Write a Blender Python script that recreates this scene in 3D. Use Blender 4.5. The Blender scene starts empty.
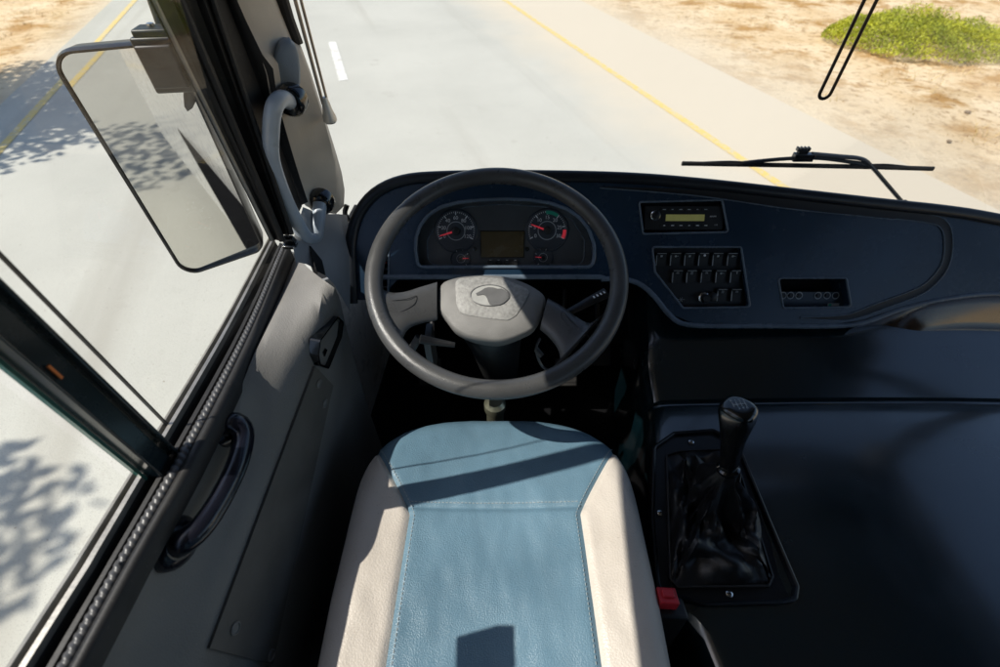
import bpy, bmesh, math, random
from mathutils import Vector, Matrix, noise
from mathutils.geometry import tessellate_polygon, delaunay_2d_cdt
random.seed(7)
S = bpy.context.scene
COL = S.collection
PI = math.pi
R = math.radians

# ------------------------------------------------------------------ camera
KL = .90
F = 458.0; TH = R(46.8); CAMZ = 1.35
ST, CT = math.sin(TH), math.cos(TH)
def ray(px, py):
    u, v = px - 500.0, py - 333.5
    return Vector((u, F*CT - v*ST, -(F*ST + v*CT)))
def at(px, py, x=None, y=None, z=None):
    d = ray(px, py)
    if z is not None: t = (z - CAMZ)/d.z
    elif y is not None: t = y/d.y
    else: t = x*KL/d.x          # left-hand side depths are written for KL = 1
    return Vector((0, 0, CAMZ)) + d*t
def atpl(px, py, P, N):
    d = ray(px, py); C = Vector((0, 0, CAMZ))
    return C + d*((P - C).dot(N)/d.dot(N))

cam = bpy.data.cameras.new('camera'); co = bpy.data.objects.new('camera', cam)
COL.objects.link(co); S.camera = co
cam.sensor_width = 36; cam.lens = 36*F/1000.0
cam.clip_start = 0.02; cam.clip_end = 2000
cam.dof.use_dof = True; cam.dof.focus_distance = .92; cam.dof.aperture_fstop = 3.6
co.location = (0, 0, CAMZ); co.rotation_euler = (PI/2 - TH, 0, 0)

# ------------------------------------------------------------------ materials
MATS = {}
def mat(name, base, rough=.5, metal=0., coat=0., bump=None, var=None, spec=.5, emit=None, kind='noise', coord='Object', rvar=None, bump2=None, coatr=.08):
    if name in MATS: return MATS[name]
    m = bpy.data.materials.new(name); m.use_nodes = True
    nt = m.node_tree; N = nt.nodes; L = nt.links
    b = N['Principled BSDF']
    b.inputs['Base Color'].default_value = (*base, 1)
    b.inputs['Roughness'].default_value = rough
    b.inputs['Metallic'].default_value = metal
    b.inputs['Coat Weight'].default_value = coat
    b.inputs['Coat Roughness'].default_value = coatr
    b.inputs['Specular IOR Level'].default_value = spec
    if emit:
        b.inputs['Emission Color'].default_value = (*emit[0], 1); b.inputs['Emission Strength'].default_value = emit[1]
    tc = N.new('ShaderNodeTexCoord')
    if var:
        sc, amt = var[0], var[1]
        nz = N.new('ShaderNodeTexNoise'); nz.inputs['Scale'].default_value = sc; nz.inputs['Detail'].default_value = 6
        L.new(tc.outputs[coord], nz.inputs['Vector'])
        mx = N.new('ShaderNodeMix'); mx.data_type = 'RGBA'
        cr = N.new('ShaderNodeMapRange'); cr.inputs[1].default_value = .3; cr.inputs[2].default_value = .7
        L.new(nz.outputs['Fac'], cr.inputs[0]); L.new(cr.outputs[0], mx.inputs[0])
        c2 = var[2] if len(var) > 2 else tuple(min(1, c*(1+amt)) for c in base)
        c1 = tuple(c*(1-amt) for c in base)
        mx.inputs[6].default_value = (*c1, 1); mx.inputs[7].default_value = (*c2, 1)
        L.new(mx.outputs[2], b.inputs['Base Color'])
    if rvar or var:
        sc, amt = rvar if rvar else (18, .08)
        n3 = N.new('ShaderNodeTexNoise'); n3.inputs['Scale'].default_value = sc; n3.inputs['Detail'].default_value = 8; n3.inputs['Roughness'].default_value = .65
        L.new(tc.outputs[coord], n3.inputs['Vector'])
        r3 = N.new('ShaderNodeMapRange'); r3.inputs[1].default_value = .3; r3.inputs[2].default_value = .7
        r3.inputs[3].default_value = max(.02, rough-amt); r3.inputs[4].default_value = min(1, rough+amt)
        L.new(n3.outputs['Fac'], r3.inputs[0]); L.new(r3.outputs[0], b.inputs['Roughness'])
    prev = None
    for bp in (bump, bump2):
        if not bp: continue
        k = bp[2] if len(bp) > 2 else 'noise'
        if k == 'voronoi':
            t = N.new('ShaderNodeTexVoronoi'); t.feature = 'F1'; out = t.outputs['Distance']
        elif k == 'wave':
            t = N.new('ShaderNodeTexWave'); t.bands_direction = 'Y'; out = t.outputs['Fac']
        else:
            t = N.new('ShaderNodeTexNoise'); t.inputs['Detail'].default_value = 4; out = t.outputs['Fac']
        t.inputs['Scale'].default_value = bp[0]
        L.new(tc.outputs[coord], t.inputs['Vector'])
        bn = N.new('ShaderNodeBump'); bn.inputs['Strength'].default_value = bp[1]
        bn.inputs['Distance'].default_value = bp[3] if len(bp) > 3 else .002
        L.new(out, bn.inputs['Height'])
        if prev: L.new(prev, bn.inputs['Normal'])
        prev = bn.outputs[0]
    if prev: L.new(prev, b.inputs['Normal'])
    MATS[name] = m
    return m

def add_dust(m, amt, col=(.20, .18, .15), sc=2.5):
    nt = m.node_tree; N = nt.nodes; L = nt.links; b = N['Principled BSDF']; tc = N.new('ShaderNodeTexCoord')
    n1 = N.new('ShaderNodeTexNoise'); n1.inputs['Scale'].default_value = sc; n1.inputs['Detail'].default_value = 12; n1.inputs['Roughness'].default_value = .72; L.new(tc.outputs['Object'], n1.inputs['Vector'])
    n2 = N.new('ShaderNodeTexNoise'); n2.inputs['Scale'].default_value = 260; n2.inputs['Detail'].default_value = 2; L.new(tc.outputs['Object'], n2.inputs['Vector'])
    r1 = N.new('ShaderNodeMapRange'); r1.inputs[1].default_value = .42; r1.inputs[2].default_value = .72; r1.inputs[4].default_value = amt; L.new(n1.outputs['Fac'], r1.inputs[0])
    r2 = N.new('ShaderNodeMapRange'); r2.inputs[1].default_value = .68; r2.inputs[2].default_value = .76; r2.inputs[4].default_value = amt*3; L.new(n2.outputs['Fac'], r2.inputs[0])
    ad = N.new('ShaderNodeMath'); ad.operation = 'ADD'; L.new(r1.outputs[0], ad.inputs[0]); L.new(r2.outputs[0], ad.inputs[1])
    mx = N.new('ShaderNodeMix'); mx.data_type = 'RGBA'; mx.inputs[7].default_value = (*col, 1); L.new(ad.outputs[0], mx.inputs[0])
    if b.inputs['Base Color'].links: L.new(b.inputs['Base Color'].links[0].from_socket, mx.inputs[6])
    else: mx.inputs[6].default_value = b.inputs['Base Color'].default_value
    L.new(mx.outputs[2], b.inputs['Base Color'])
def glass_mat(name, tint, gloss, rough=0.0, dust=.05):
    m = bpy.data.materials.new(name); m.use_nodes = True
    nt = m.node_tree; N = nt.nodes; L = nt.links
    N.remove(N['Principled BSDF']); out = N['Material Output']
    t = N.new('ShaderNodeBsdfTransparent'); t.inputs[0].default_value = (*tint, 1)
    g = N.new('ShaderNodeBsdfGlossy'); g.inputs['Roughness'].default_value = rough
    g.inputs[0].default_value = (1, 1, 1, 1)
    fr = N.new('ShaderNodeFresnel'); fr.inputs[0].default_value = 1.45
    mul = N.new('ShaderNodeMath'); mul.operation = 'MULTIPLY'; mul.inputs[1].default_value = gloss
    L.new(fr.outputs[0], mul.inputs[0])
    mx = N.new('ShaderNodeMixShader'); L.new(mul.outputs[0], mx.inputs[0]); L.new(t.outputs[0], mx.inputs[1]); L.new(g.outputs[0], mx.inputs[2])
    tcd = N.new('ShaderNodeTexCoord'); nd = N.new('ShaderNodeTexNoise'); nd.inputs['Scale'].default_value = 6; nd.inputs['Detail'].default_value = 10; nd.inputs['Roughness'].default_value = .75
    L.new(tcd.outputs['Object'], nd.inputs['Vector']); rd = N.new('ShaderNodeMapRange'); rd.inputs[1].default_value = .42; rd.inputs[2].default_value = .8; rd.inputs[4].default_value = dust
    L.new(nd.outputs['Fac'], rd.inputs[0]); df = N.new('ShaderNodeBsdfDiffuse'); df.inputs[0].default_value = (.7, .66, .58, 1)
    m2 = N.new('ShaderNodeMixShader'); L.new(rd.outputs[0], m2.inputs[0]); L.new(mx.outputs[0], m2.inputs[1]); L.new(df.outputs[0], m2.inputs[2])
    L.new(m2.outputs[0], out.inputs[0])
    return m

M_dash = mat('dash_plastic', (.013, .034, .066), .26, bump=(900, .12, 'voronoi', .0006), var=(6, .18), coat=.05, rvar=(9, .07))
M_lip = mat('dash_lip_highlight', (.13, .17, .22), .28, var=(20, .15))  # lighter than the navy fascia to paint in edge highlights
M_black = mat('black_plastic', (.008, .009, .011), .45, bump=(700, .1, 'noise', .0005), var=(20, .2))
M_rubber = mat('black_rubber', (.010, .010, .011), .55, var=(40, .25), bump=(300, .15, 'noise', .0008))
M_gloss = mat('gloss_black', (.004, .005, .006), .12, coat=.6)
M_void = mat('dark_matt', (.004, .004, .005), .9)
M_cover = mat('engine_cover_vinyl', (.0018, .0120, .0175), .22, coat=1, coatr=.12, spec=.8, bump2=(5, .10, 'noise', .01), var=(4, .25), rvar=(7, .07))
M_grey = mat('grey_panel', (.215, .208, .197), .55, bump=(420, .35, 'voronoi', .0009), var=(9, .12))
M_greyflat = mat('grey_panel_smooth', (.135, .125, .112), .6, bump=(600, .2, 'voronoi', .0006), var=(14, .15))
M_pillar = mat('pillar_trim', (.56, .50, .42), .55, bump=(500, .25, 'voronoi', .0006), var=(8, .12))
M_pillar2 = mat('pillar_bump', (.25, .30, .36), .6, bump=(500, .3, 'voronoi', .0006), var=(12, .12))
M_rail = mat('painted_rail', (.42, .48, .55), .32, var=(25, .1), coat=.2)
M_alu = mat('aluminium_frame', (.30, .29, .27), .42, metal=.6, var=(30, .25), bump=(200, .1))
M_chrome = mat('bright_metal', (.62, .62, .60), .22, metal=1, var=(40, .1))
M_rod = mat('rod_metal', (.50, .42, .33), .4, metal=.5, var=(30, .2))
M_wheel = mat('wheel_urethane', (.066, .067, .068), .31, bump=(650, .3, 'voronoi', .0007), var=(15, .15), rvar=(12, .1))
M_hub = mat('hub_plastic', (.21, .205, .195), .48, bump=(800, .5, 'voronoi', .0008), var=(30, .1))
M_hub2 = mat('hub_pad', (.31, .305, .29), .45, bump=(500, .7, 'noise', .0012), var=(160, .25))
M_emb = mat('emblem_dark', (.14, .14, .14), .35, var=(60, .1))
M_emb2 = mat('emblem_light', (.42, .42, .40), .35, var=(60, .1))
M_blue = mat('blue_vinyl', (.125, .225, .300), .38, bump=(480, .4, 'voronoi', .0013), bump2=(30, .25, 'noise', .003), var=(7, .16), rvar=(40, .08))
M_white = mat('cream_vinyl', (.62, .56, .49), .42, bump=(330, .35, 'voronoi', .0011), bump2=(22, .3, 'noise', .004), var=(5, .07, (.68, .62, .55)), rvar=(40, .08))
M_thread = mat('thread', (.30, .36, .38), .7, var=(50, .1))
M_leather = mat('boot_leather', (.011, .011, .012), .42, bump=(500, .3, 'voronoi', .0006), bump2=(60, .2, 'noise', .002), var=(20, .2))
M_red = mat('red_plastic', (.55, .025, .035), .4, var=(40, .1), bump=(200, .1))
M_needle = mat('needle_red', (.65, .05, .07), .4, emit=((.9, .05, .08), .25))
M_text = mat('print_white', (.9, .92, .92), .6)
M_dim = mat('print_grey', (.48, .52, .54), .6)
M_green = mat('print_green', (.02, .40, .25), .6)
M_dial = mat('dial_face', (.045, .055, .070), .4, var=(40, .1))
M_clus = mat('cluster_face', (.085, .092, .098), .35, var=(12, .15), coat=.15)
M_lcd = mat('lcd_brown', (.12, .085, .035), .25, var=(14, .25), coat=.5)
M_lcd2 = mat('lcd_olive', (.30, .30, .12), .35, var=(60, .15), emit=((.5, .5, .15), .12))
M_body = mat('bus_body_paint', (.72, .72, .70), .3, coat=.5, var=(3, .05))
M_lining = mat('interior_lining', (.07, .072, .076), .8, var=(4, .1))
M_floor = mat('floor_rubber', (.006, .006, .007), .9, spec=.1, bump=(90, .3, 'voronoi', .002), var=(6, .3))
M_mirror = mat('mirror_glass', (.57, .57, .55), .015, metal=1)
M_glass = glass_mat('side_glass', (.96, .965, .95), .05, dust=.006)
M_wglass = glass_mat('windscreen_glass', (.955, .96, .95), .12, dust=.02)
M_edge = mat('glass_edge_green', (.05, .16, .13), .15, coat=.5)
M_bark = mat('bark', (.10, .07, .05), .9, bump=(30, .6, 'noise', .02), var=(8, .3))
M_leaf = mat('tree_leaf', (.06, .09, .03), .6, var=(2, .4))
M_bush = mat('bush_leaf', (.24, .31, .008), .6, var=(3, .35, (.52, .52, .02)))
M_dry = mat('dry_grass_blades', (.42, .27, .09), .8, var=(1.2, .35, (.62, .45, .2)))

add_dust(M_cover, .045); add_dust(M_dash, .03); add_dust(M_black, .04); add_dust(M_rubber, .10); add_dust(M_wheel, .05, (.3, .28, .24), 12)
add_dust(M_white, .16, (.36, .31, .25), 7); add_dust(M_blue, .07, (.30, .33, .34), 6); add_dust(M_grey, .12, (.34, .31, .27), 4); add_dust(M_greyflat, .08, (.3, .27, .23), 4)
# ------------------------------------------------------------------ helpers
def tag(o, label=None, cat=None, group=None, kind=None):
    if label: o['label'] = label
    if cat: o['category'] = cat
    if group: o['group'] = group
    if kind: o['kind'] = kind
    return o
def thing(name, loc, label, cat, group=None):
    o = bpy.data.objects.new(name, None); COL.objects.link(o)
    o.location = loc; o.empty_display_size = .05
    return tag(o, label, cat, group)
def origin_of(p):
    v = Vector((0, 0, 0))
    if p is not None and p.type == 'EMPTY': v = Vector(p.location)
    return v

class MB:
    def __init__(s): s.bm = bmesh.new(); s.mi = 0; s.mats = []
    def use(s, m):
        if m not in s.mats: s.mats.append(m)
        s.mi = s.mats.index(m); return s
    def face(s, vs):
        try: f = s.bm.faces.new(vs)
        except ValueError: return None
        f.material_index = s.mi; f.smooth = True
        return f
    def box(s, c, size, M=None):
        c = Vector(c); h = Vector(size)/2
        vs = []
        for x in (-1, 1):
            for y in (-1, 1):
                for z in (-1, 1):
                    p = Vector((x*h.x, y*h.y, z*h.z))
                    p = (M @ p if M is not None else p) + c
                    vs.append(s.bm.verts.new(p))
        for q in ((0,1,3,2),(4,6,7,5),(0,4,5,1),(2,3,7,6),(0,2,6,4),(1,5,7,3)): s.face([vs[i] for i in q])
        return s
    def loft(s, rows, closed=False, capa=False, capb=False):
        rr = [[s.bm.verts.new(p) for p in r] for r in rows]
        n = len(rr[0])
        for i in range(len(rr)-1):
            for j in range(n if closed else n-1):
                k = (j+1) % n
                s.face([rr[i][j], rr[i][k], rr[i+1][k], rr[i+1][j]])
        if capa: s.face(list(reversed(rr[0])))
        if capb: s.face(rr[-1])
        return rr
    def tube(s, pts, r, seg=12, closed=False, flat=1.0, up=None):
        pts = [Vector(p) for p in pts]; n = len(pts)
        rad = r if callable(r) else (lambda t: r)
        rows = []; prevN = None
        for i, p in enumerate(pts):
            if closed: d = (pts[(i+1) % n]-pts[i-1]).normalized()
            else: d = (pts[min(i+1, n-1)]-pts[max(i-1, 0)]).normalized()
            if up is not None: nn = (Vector(up) - d*d.dot(Vector(up))).normalized()
            elif prevN is None:
                a = Vector((0, 0, 1)) if abs(d.z) < .9 else Vector((1, 0, 0))
                nn = (a - d*d.dot(a)).normalized()
            else: nn = (prevN - d*d.dot(prevN)).normalized()
            prevN = nn; bb = d.cross(nn)
            q = rad(i/max(1, n-1))
            rows.append([p + nn*math.cos(2*PI*k/seg)*q*flat + bb*math.sin(2*PI*k/seg)*q for k in range(seg)])
        if closed: rows.append(rows[0]) if up is not None else rows.append(rows[0])
        s.loft(rows, closed=True, capa=not closed, capb=not closed)
        return s
    def lathe(s, prof, M, seg=32, capb=True, capa=True):
        rows = [[M @ Vector((r*math.cos(2*PI*k/seg), r*math.sin(2*PI*k/seg), z)) for k in range(seg)] for r, z in prof]
        s.loft(rows, closed=True, capa=capa, capb=capb)
        return s
    def poly(s, loops3):
        """planar polygon with holes; loops of 3d points"""
        flat = [p for l in loops3 for p in l]
        vs = [s.bm.verts.new(p) for p in flat]
        for t in tessellate_polygon([[Vector(p) for p in l] for l in loops3]): s.face([vs[i] for i in t])
        return s
    def walls(s, loop_a, loop_b):
        s.loft([loop_a, loop_b], closed=True); return s
    def prism(s, loop_a, loop_b):
        s.loft([loop_a, loop_b], closed=True)
        s.poly([loop_a]); s.poly([loop_b]); return s
    def text(s, body, size, M, align='CENTER'):
        c = bpy.data.curves.new('t', 'FONT'); c.body = body; c.size = size
        c.align_x = align; c.align_y = 'CENTER'
        o = bpy.data.objects.new('t', c); COL.objects.link(o)
        dg = bpy.context.evaluated_depsgraph_get(); me = bpy.data.meshes.new_from_object(o.evaluated_get(dg))
        vs = [s.bm.verts.new(M @ v.co) for v in me.vertices]
        for p in me.polygons: s.face([vs[i] for i in p.vertices])
        bpy.data.objects.remove(o); bpy.data.curves.remove(c); bpy.data.meshes.remove(me)
        return s
    def build(s, name, m=None, parent=None, bevel=0, sharp=35, label=None, subsurf=0, recalc=True, merge=1e-5):
        if m is not None and not s.mats: s.mats = [m]
        if merge: bmesh.ops.remove_doubles(s.bm, verts=s.bm.verts, dist=merge)
        if recalc: bmesh.ops.recalc_face_normals(s.bm, faces=s.bm.faces)
        base = origin_of(parent)
        me = bpy.data.meshes.new(name); 
        # give the mesh an origin in its own middle
        if s.bm.verts:
            lo = Vector([min(v.co[i] for v in s.bm.verts) for i in range(3)]); hi = Vector([max(v.co[i] for v in s.bm.verts) for i in range(3)])
            ctr = (lo+hi)/2
        else: ctr = Vector((0, 0, 0))
        bmesh.ops.translate(s.bm, verts=s.bm.verts, vec=-ctr)
        s.bm.to_mesh(me); s.bm.free()
        for k in s.mats: me.materials.append(k)
        me.set_sharp_from_angle(angle=R(sharp))
        o = bpy.data.objects.new(name, me); COL.objects.link(o)
        WO[o.name] = ctr
        if parent is not None:
            o.parent = parent
            o.location = ctr - WO.get(parent.name, Vector(parent.location))
        else: o.location = ctr
        if bevel:
            b = o.modifiers.new('bevel', 'BEVEL'); b.width = bevel; b.segments = 3; b.limit_method = 'ANGLE'; b.angle_limit = R(40); b.harden_normals = False
        if subsurf:
            b = o.modifiers.new('sub', 'SUBSURF'); b.levels = subsurf; b.render_levels = subsurf
        if label: o['label'] = label
        return o
WO = {}

def fillet(pts, r, seg=6):
    """round the corners of a 2d polygon; r scalar or list"""
    out = []; n = len(pts); P = [Vector((p[0], p[1])) for p in pts]
    for i in range(n):
        rr = r[i] if isinstance(r, (list, tuple)) else r
        a, b, c = P[i-1], P[i], P[(i+1) % n]
        u = (a-b); v = (c-b); lu, lv = u.length, v.length; u /= lu; v /= lv
        ang = u.angle(v)
        if rr <= 0 or ang > PI-.03: out.append(b.copy()); continue
        t = min(rr/math.tan(ang/2), lu*.48, lv*.48); r2 = t*math.tan(ang/2)
        cen = b + (u+v).normalized()*(r2/math.sin(ang/2))
        p0 = b+u*t; p1 = b+v*t
        a0 = math.atan2(p0.y-cen.y, p0.x-cen.x); a1 = math.atan2(p1.y-cen.y, p1.x-cen.x)
        d = (a1-a0+PI) % (2*PI)-PI
        for k in range(seg+1):
            q = a0+d*k/seg; out.append(Vector((cen.x+r2*math.cos(q), cen.y+r2*math.sin(q))))
    return out
def smooth_line(pts, n):
    """Catmull-Rom resample of a 3d polyline to n+1 points, uniform in length"""
    P = [Vector(p) for p in pts]; fine = []
    for i in range(len(P)-1):
        p0 = P[i-1] if i else P[0]*2-P[1]; p1 = P[i]; p2 = P[i+1]; p3 = P[i+2] if i+2 < len(P) else P[-1]*2-P[-2]
        for k in range(16):
            t = k/16
            fine.append(.5*((2*p1)+(p2-p0)*t+(2*p0-5*p1+4*p2-p3)*t*t+(3*p1-p0-3*p2+p3)*t**3))
    fine.append(P[-1]); 
    L = [0]
    for a, b in zip(fine, fine[1:]): L.append(L[-1]+(b-a).length)
    out = []; j = 0
    for i in range(n+1):
        q = L[-1]*i/n
        while j < len(L)-2 and L[j+1] < q: j += 1
        w = (q-L[j])/max(1e-9, L[j+1]-L[j]); out.append(fine[j].lerp(fine[j+1], min(1, max(0, w))))
    return out
def offset2(pts, d):
    """inset a 2d polygon by d (positive = inwards for ccw)"""
    n = len(pts); A = sum(pts[i][0]*pts[(i+1) % n][1]-pts[(i+1) % n][0]*pts[i][1] for i in range(n)); sg = 1 if A > 0 else -1
    out = []
    for i in range(n):
        a, b, c = Vector(pts[i-1][:2]), Vector(pts[i][:2]), Vector(pts[(i+1) % n][:2])
        e1 = (b-a); e2 = (c-b)
        if e1.length < 1e-9 or e2.length < 1e-9: out.append(b); continue
        n1 = Vector((-e1.y, e1.x)).normalized(); n2 = Vector((-e2.y, e2.x)).normalized()
        m = (n1+n2); m = m/max(.3, m.length_squared)*2*1
        out.append(b + m*.5*2*d*sg*.5*1.0 if False else b + (n1+n2).normalized()*d*sg)
    return out

# ================================================================== OUTSIDE
GZ = CAMZ-2.2
# road frame: direction of travel of the road
RD = Vector((-.3195, .9476, 0)); RN = Vector((.9476, .3195, 0))   # along, to the right
RP = Vector((2.65, 3.98, 0))                                        # a point on the right yellow line
ROADW = 7.27
def rp(along, right, z=0): 
    p = RP + RD*along + RN*right; return Vector((p.x, p.y, GZ+z))

def ground_mat():
    m = bpy.data.materials.new('sandy_verge'); m.use_nodes = True
    nt = m.node_tree; N = nt.nodes; L = nt.links; b = N['Principled BSDF']; b.inputs['Roughness'].default_value = .95
    b.inputs['Specular IOR Level'].default_value = .1
    g = N.new('ShaderNodeNewGeometry')
    def nz(sc, det=6, rough=.6):
        t = N.new('ShaderNodeTexNoise'); t.inputs['Scale'].default_value = sc; t.inputs['Detail'].default_value = det; t.inputs['Roughness'].default_value = rough
        L.new(g.outputs['Position'], t.inputs['Vector']); return t.outputs['Fac']
    def rng(src, a, b_, c=0, d=1):
        t = N.new('ShaderNodeMapRange'); t.inputs[1].default_value = a; t.inputs[2].default_value = b_; t.inputs[3].default_value = c; t.inputs[4].default_value = d
        L.new(src, t.inputs[0]); return t.outputs[0]
    def mix(fac, A, B):
        t = N.new('ShaderNodeMix'); t.data_type = 'RGBA'; L.new(fac, t.inputs[0])
        for i, q in ((6, A), (7, B)):
            if isinstance(q, tuple): t.inputs[i].default_value = (*q, 1)
            else: L.new(q, t.inputs[i])
        return t.outputs[2]
    base = mix(rng(nz(1.3), .35, .65), (.66, .48, .27), (.80, .64, .42))
    # signed distance to the right of the yellow line
    dt = N.new('ShaderNodeVectorMath'); dt.operation = 'DOT_PRODUCT'; dt.inputs[1].default_value = RN
    L.new(g.outputs['Position'], dt.inputs[0])
    off = N.new('ShaderNodeMath'); off.operation = 'SUBTRACT'; off.inputs[1].default_value = RP.dot(RN); L.new(dt.outputs['Value'], off.inputs[0])
    wob = N.new('ShaderNodeMath'); wob.operation = 'MULTIPLY_ADD'; wob.inputs[1].default_value = 1.6; L.new(nz(.9, 5), wob.inputs[0]); L.new(off.outputs[0], wob.inputs[2])
    far = rng(wob.outputs[0], 1.7, 4.2)
    left = rng(off.outputs[0], -7.6, -8.4)
    ma = N.new('ShaderNodeMath'); ma.operation = 'MAXIMUM'; L.new(far, ma.inputs[0]); L.new(left, ma.inputs[1])
    pale = mix(rng(nz(3, 8), .35, .7), (.62, .54, .41), (.69, .60, .45))
    patch = rng(nz(1.1, 9, .72), .50, .60)
    litter = mix(patch, base, (.46, .27, .10))
    fine = rng(nz(9, 8, .75), .52, .66)
    litter2 = mix(fine, litter, (.30, .17, .07))
    col = mix(ma.outputs[0], pale, litter2)
    spk = rng(nz(45, 3, .6), .66, .74)
    col = mix(spk, col, (.26, .19, .12))
    L.new(col, b.inputs['Base Color'])
    bn = N.new('ShaderNodeBump'); bn.inputs['Strength'].default_value = .6; bn.inputs['Distance'].default_value = .05
    L.new(nz(7, 10, .7), bn.inputs['Height']); L.new(bn.outputs[0], b.inputs['Normal'])
    return m
def road_mat():
    m = bpy.data.materials.new('dusty_asphalt'); m.use_nodes = True
    nt = m.node_tree; N = nt.nodes; L = nt.links; b = N['Principled BSDF']; b.inputs['Roughness'].default_value = .85
    b.inputs['Specular IOR Level'].default_value = .15
    g = N.new('ShaderNodeNewGeometry')
    def nz(sc, det=6, rough=.6):
        t = N.new('ShaderNodeTexNoise'); t.inputs['Scale'].default_value = sc; t.inputs['Detail'].default_value = det; t.inputs['Roughness'].default_value = rough
        L.new(g.outputs['Position'], t.inputs['Vector']); return t.outputs['Fac']
    def mix(fac, A, B, a=.35, c=.65):
        r = N.new('ShaderNodeMapRange'); r.inputs[1].default_value = a; r.inputs[2].default_value = c; L.new(fac, r.inputs[0])
        t = N.new('ShaderNodeMix'); t.data_type = 'RGBA'; L.new(r.outputs[0], t.inputs[0])
        for i, q in ((6, A), (7, B)):
            if isinstance(q, tuple): t.inputs[i].default_value = (*q, 1)
            else: L.new(q, t.inputs[i])
        return t.outputs[2]
    c = mix(nz(.5, 5), (.495, .488, .43), (.56, .55, .485))
    c = mix(nz(160, 2, .5), c, (.34, .32, .28), .58, .72)
    c = mix(nz(2.3, 9, .75), c, (.40, .375, .325), .60, .78)
    # dust blown over the right shoulder
    dt = N.new('ShaderNodeVectorMath'); dt.operation = 'DOT_PRODUCT'; dt.inputs[1].default_value = RN
    L.new(g.outputs['Position'], dt.inputs[0])
    off = N.new('ShaderNodeMath'); off.operation = 'SUBTRACT'; off.inputs[1].default_value = RP.dot(RN)-.6; L.new(dt.outputs['Value'], off.inputs[0])
    wob = N.new('ShaderNodeMath'); wob.operation = 'MULTIPLY_ADD'; wob.inputs[1].default_value = 1.2; L.new(nz(1.2, 6), wob.inputs[0]); L.new(off.outputs[0], wob.inputs[2])
    ar = N.new('ShaderNodeVectorMath'); ar.operation = 'DOT_PRODUCT'; ar.inputs[1].default_value = RD; L.new(g.outputs['Position'], ar.inputs[0])
    cx = N.new('ShaderNodeCombineXYZ'); 
    sc_ = N.new('ShaderNodeMath'); sc_.operation = 'MULTIPLY'; sc_.inputs[1].default_value = .05; L.new(ar.outputs['Value'], sc_.inputs[0])
    L.new(dt.outputs['Value'], cx.inputs[0]); L.new(sc_.outputs[0], cx.inputs[1])
    tn = N.new('ShaderNodeTexNoise'); tn.inputs['Scale'].default_value = 1.3; tn.inputs['Detail'].default_value = 5; L.new(cx.outputs[0], tn.inputs['Vector'])
    c = mix(tn.outputs['Fac'], c, (.40, .38, .325), .55, .75)          # long traffic-worn streaks
    vo = N.new('ShaderNodeTexVoronoi'); vo.feature = 'DISTANCE_TO_EDGE'; vo.inputs['Scale'].default_value = .42; vo.inputs['Randomness'].default_value = 1
    wp_ = N.new('ShaderNodeMix'); wp_.data_type = 'RGBA'; wp_.inputs[0].default_value = .12; L.new(g.outputs['Position'], wp_.inputs[6])
    n2_ = N.new('ShaderNodeTexNoise'); n2_.inputs['Scale'].default_value = 3; n2_.inputs['Detail'].default_value = 8; L.new(g.outputs['Position'], n2_.inputs['Vector']); L.new(n2_.outputs['Color'], wp_.inputs[7])
    L.new(wp_.outputs[2], vo.inputs['Vector'])
    c = mix(nz(38, 3, .5), c, (.30, .27, .22), .70, .76)
    c = mix(wob.outputs[0], c, (.63, .56, .44), .1, 1.15)
    L.new(c, b.inputs['Base Color'])
    bn = N.new('ShaderNodeBump'); bn.inputs['Strength'].default_value = .3; bn.inputs['Distance'].default_value = .01
    L.new(nz(120, 4, .7), bn.inputs['Height']); L.new(bn.outputs[0], b.inputs['Normal'])
    return m

m = MB(); n = 40
xs = [-400, -100, -30]+[-15+i*.5 for i in range(61)]+[30, 100, 400]
def gh(x, y):
    off = (Vector((x, y, 0))-RP).dot(RN)
    k = max(0, min(1, (off-2.2)/2)) + max(0, min(1, (-off-8.2)/2))
    return GZ + k*(.05*noise.noise(Vector((x*.9, y*.9, 3)))+.03*noise.noise(Vector((x*3, y*3, 1)))) if abs(x) < 20 and abs(y) < 20 else GZ
m.loft([[Vector((x, y, gh(x, y))) for x in xs] for y in xs])
tag(m.build('ground', ground_mat(), recalc=False), 'pale sandy roadside earth with brown litter beyond the yellow line', 'ground', kind='structure')
m = MB(); rows = []
for i in range(121):
    a = -150+i*2.5
    j = .12*noise.noise(Vector((a*.8, 0, 0)))+.1*noise.noise(Vector((a*2.9, 5, 0)))
    rows.append([rp(a, -ROADW-.45+j*.8, .006), rp(a, -ROADW*.5, .006), rp(a, 1.5+j, .006)])
m.loft(rows)
tag(m.build('road', road_mat()), 'pale dusty asphalt road passing under the bus', 'road', kind='structure')
def paint(name, base, worn):
    m = bpy.data.materials.new(name); m.use_nodes = True
    nt = m.node_tree; N = nt.nodes; L = nt.links; b = N['Principled BSDF']; b.inputs['Roughness'].default_value = .8
    g = N.new('ShaderNodeNewGeometry'); t = N.new('ShaderNodeTexNoise'); t.inputs['Scale'].default_value = 14; t.inputs['Detail'].default_value = 8; t.inputs['Roughness'].default_value = .75
    L.new(g.outputs['Position'], t.inputs['Vector'])
    r = N.new('ShaderNodeMapRange'); r.inputs[1].default_value = .47; r.inputs[2].default_value = .60; L.new(t.outputs['Fac'], r.inputs[0])
    x = N.new('ShaderNodeMix'); x.data_type = 'RGBA'; x.inputs[6].default_value = (*base, 1); x.inputs[7].default_value = (*worn, 1)
    L.new(r.outputs[0], x.inputs[0]); L.new(x.outputs[2], b.inputs['Base Color']); return m
P_y = paint('yellow_road_paint', (.74, .55, .18), (.60, .54, .38)); P_w = paint('white_road_paint', (.78, .77, .72), (.55, .52, .45))
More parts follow.
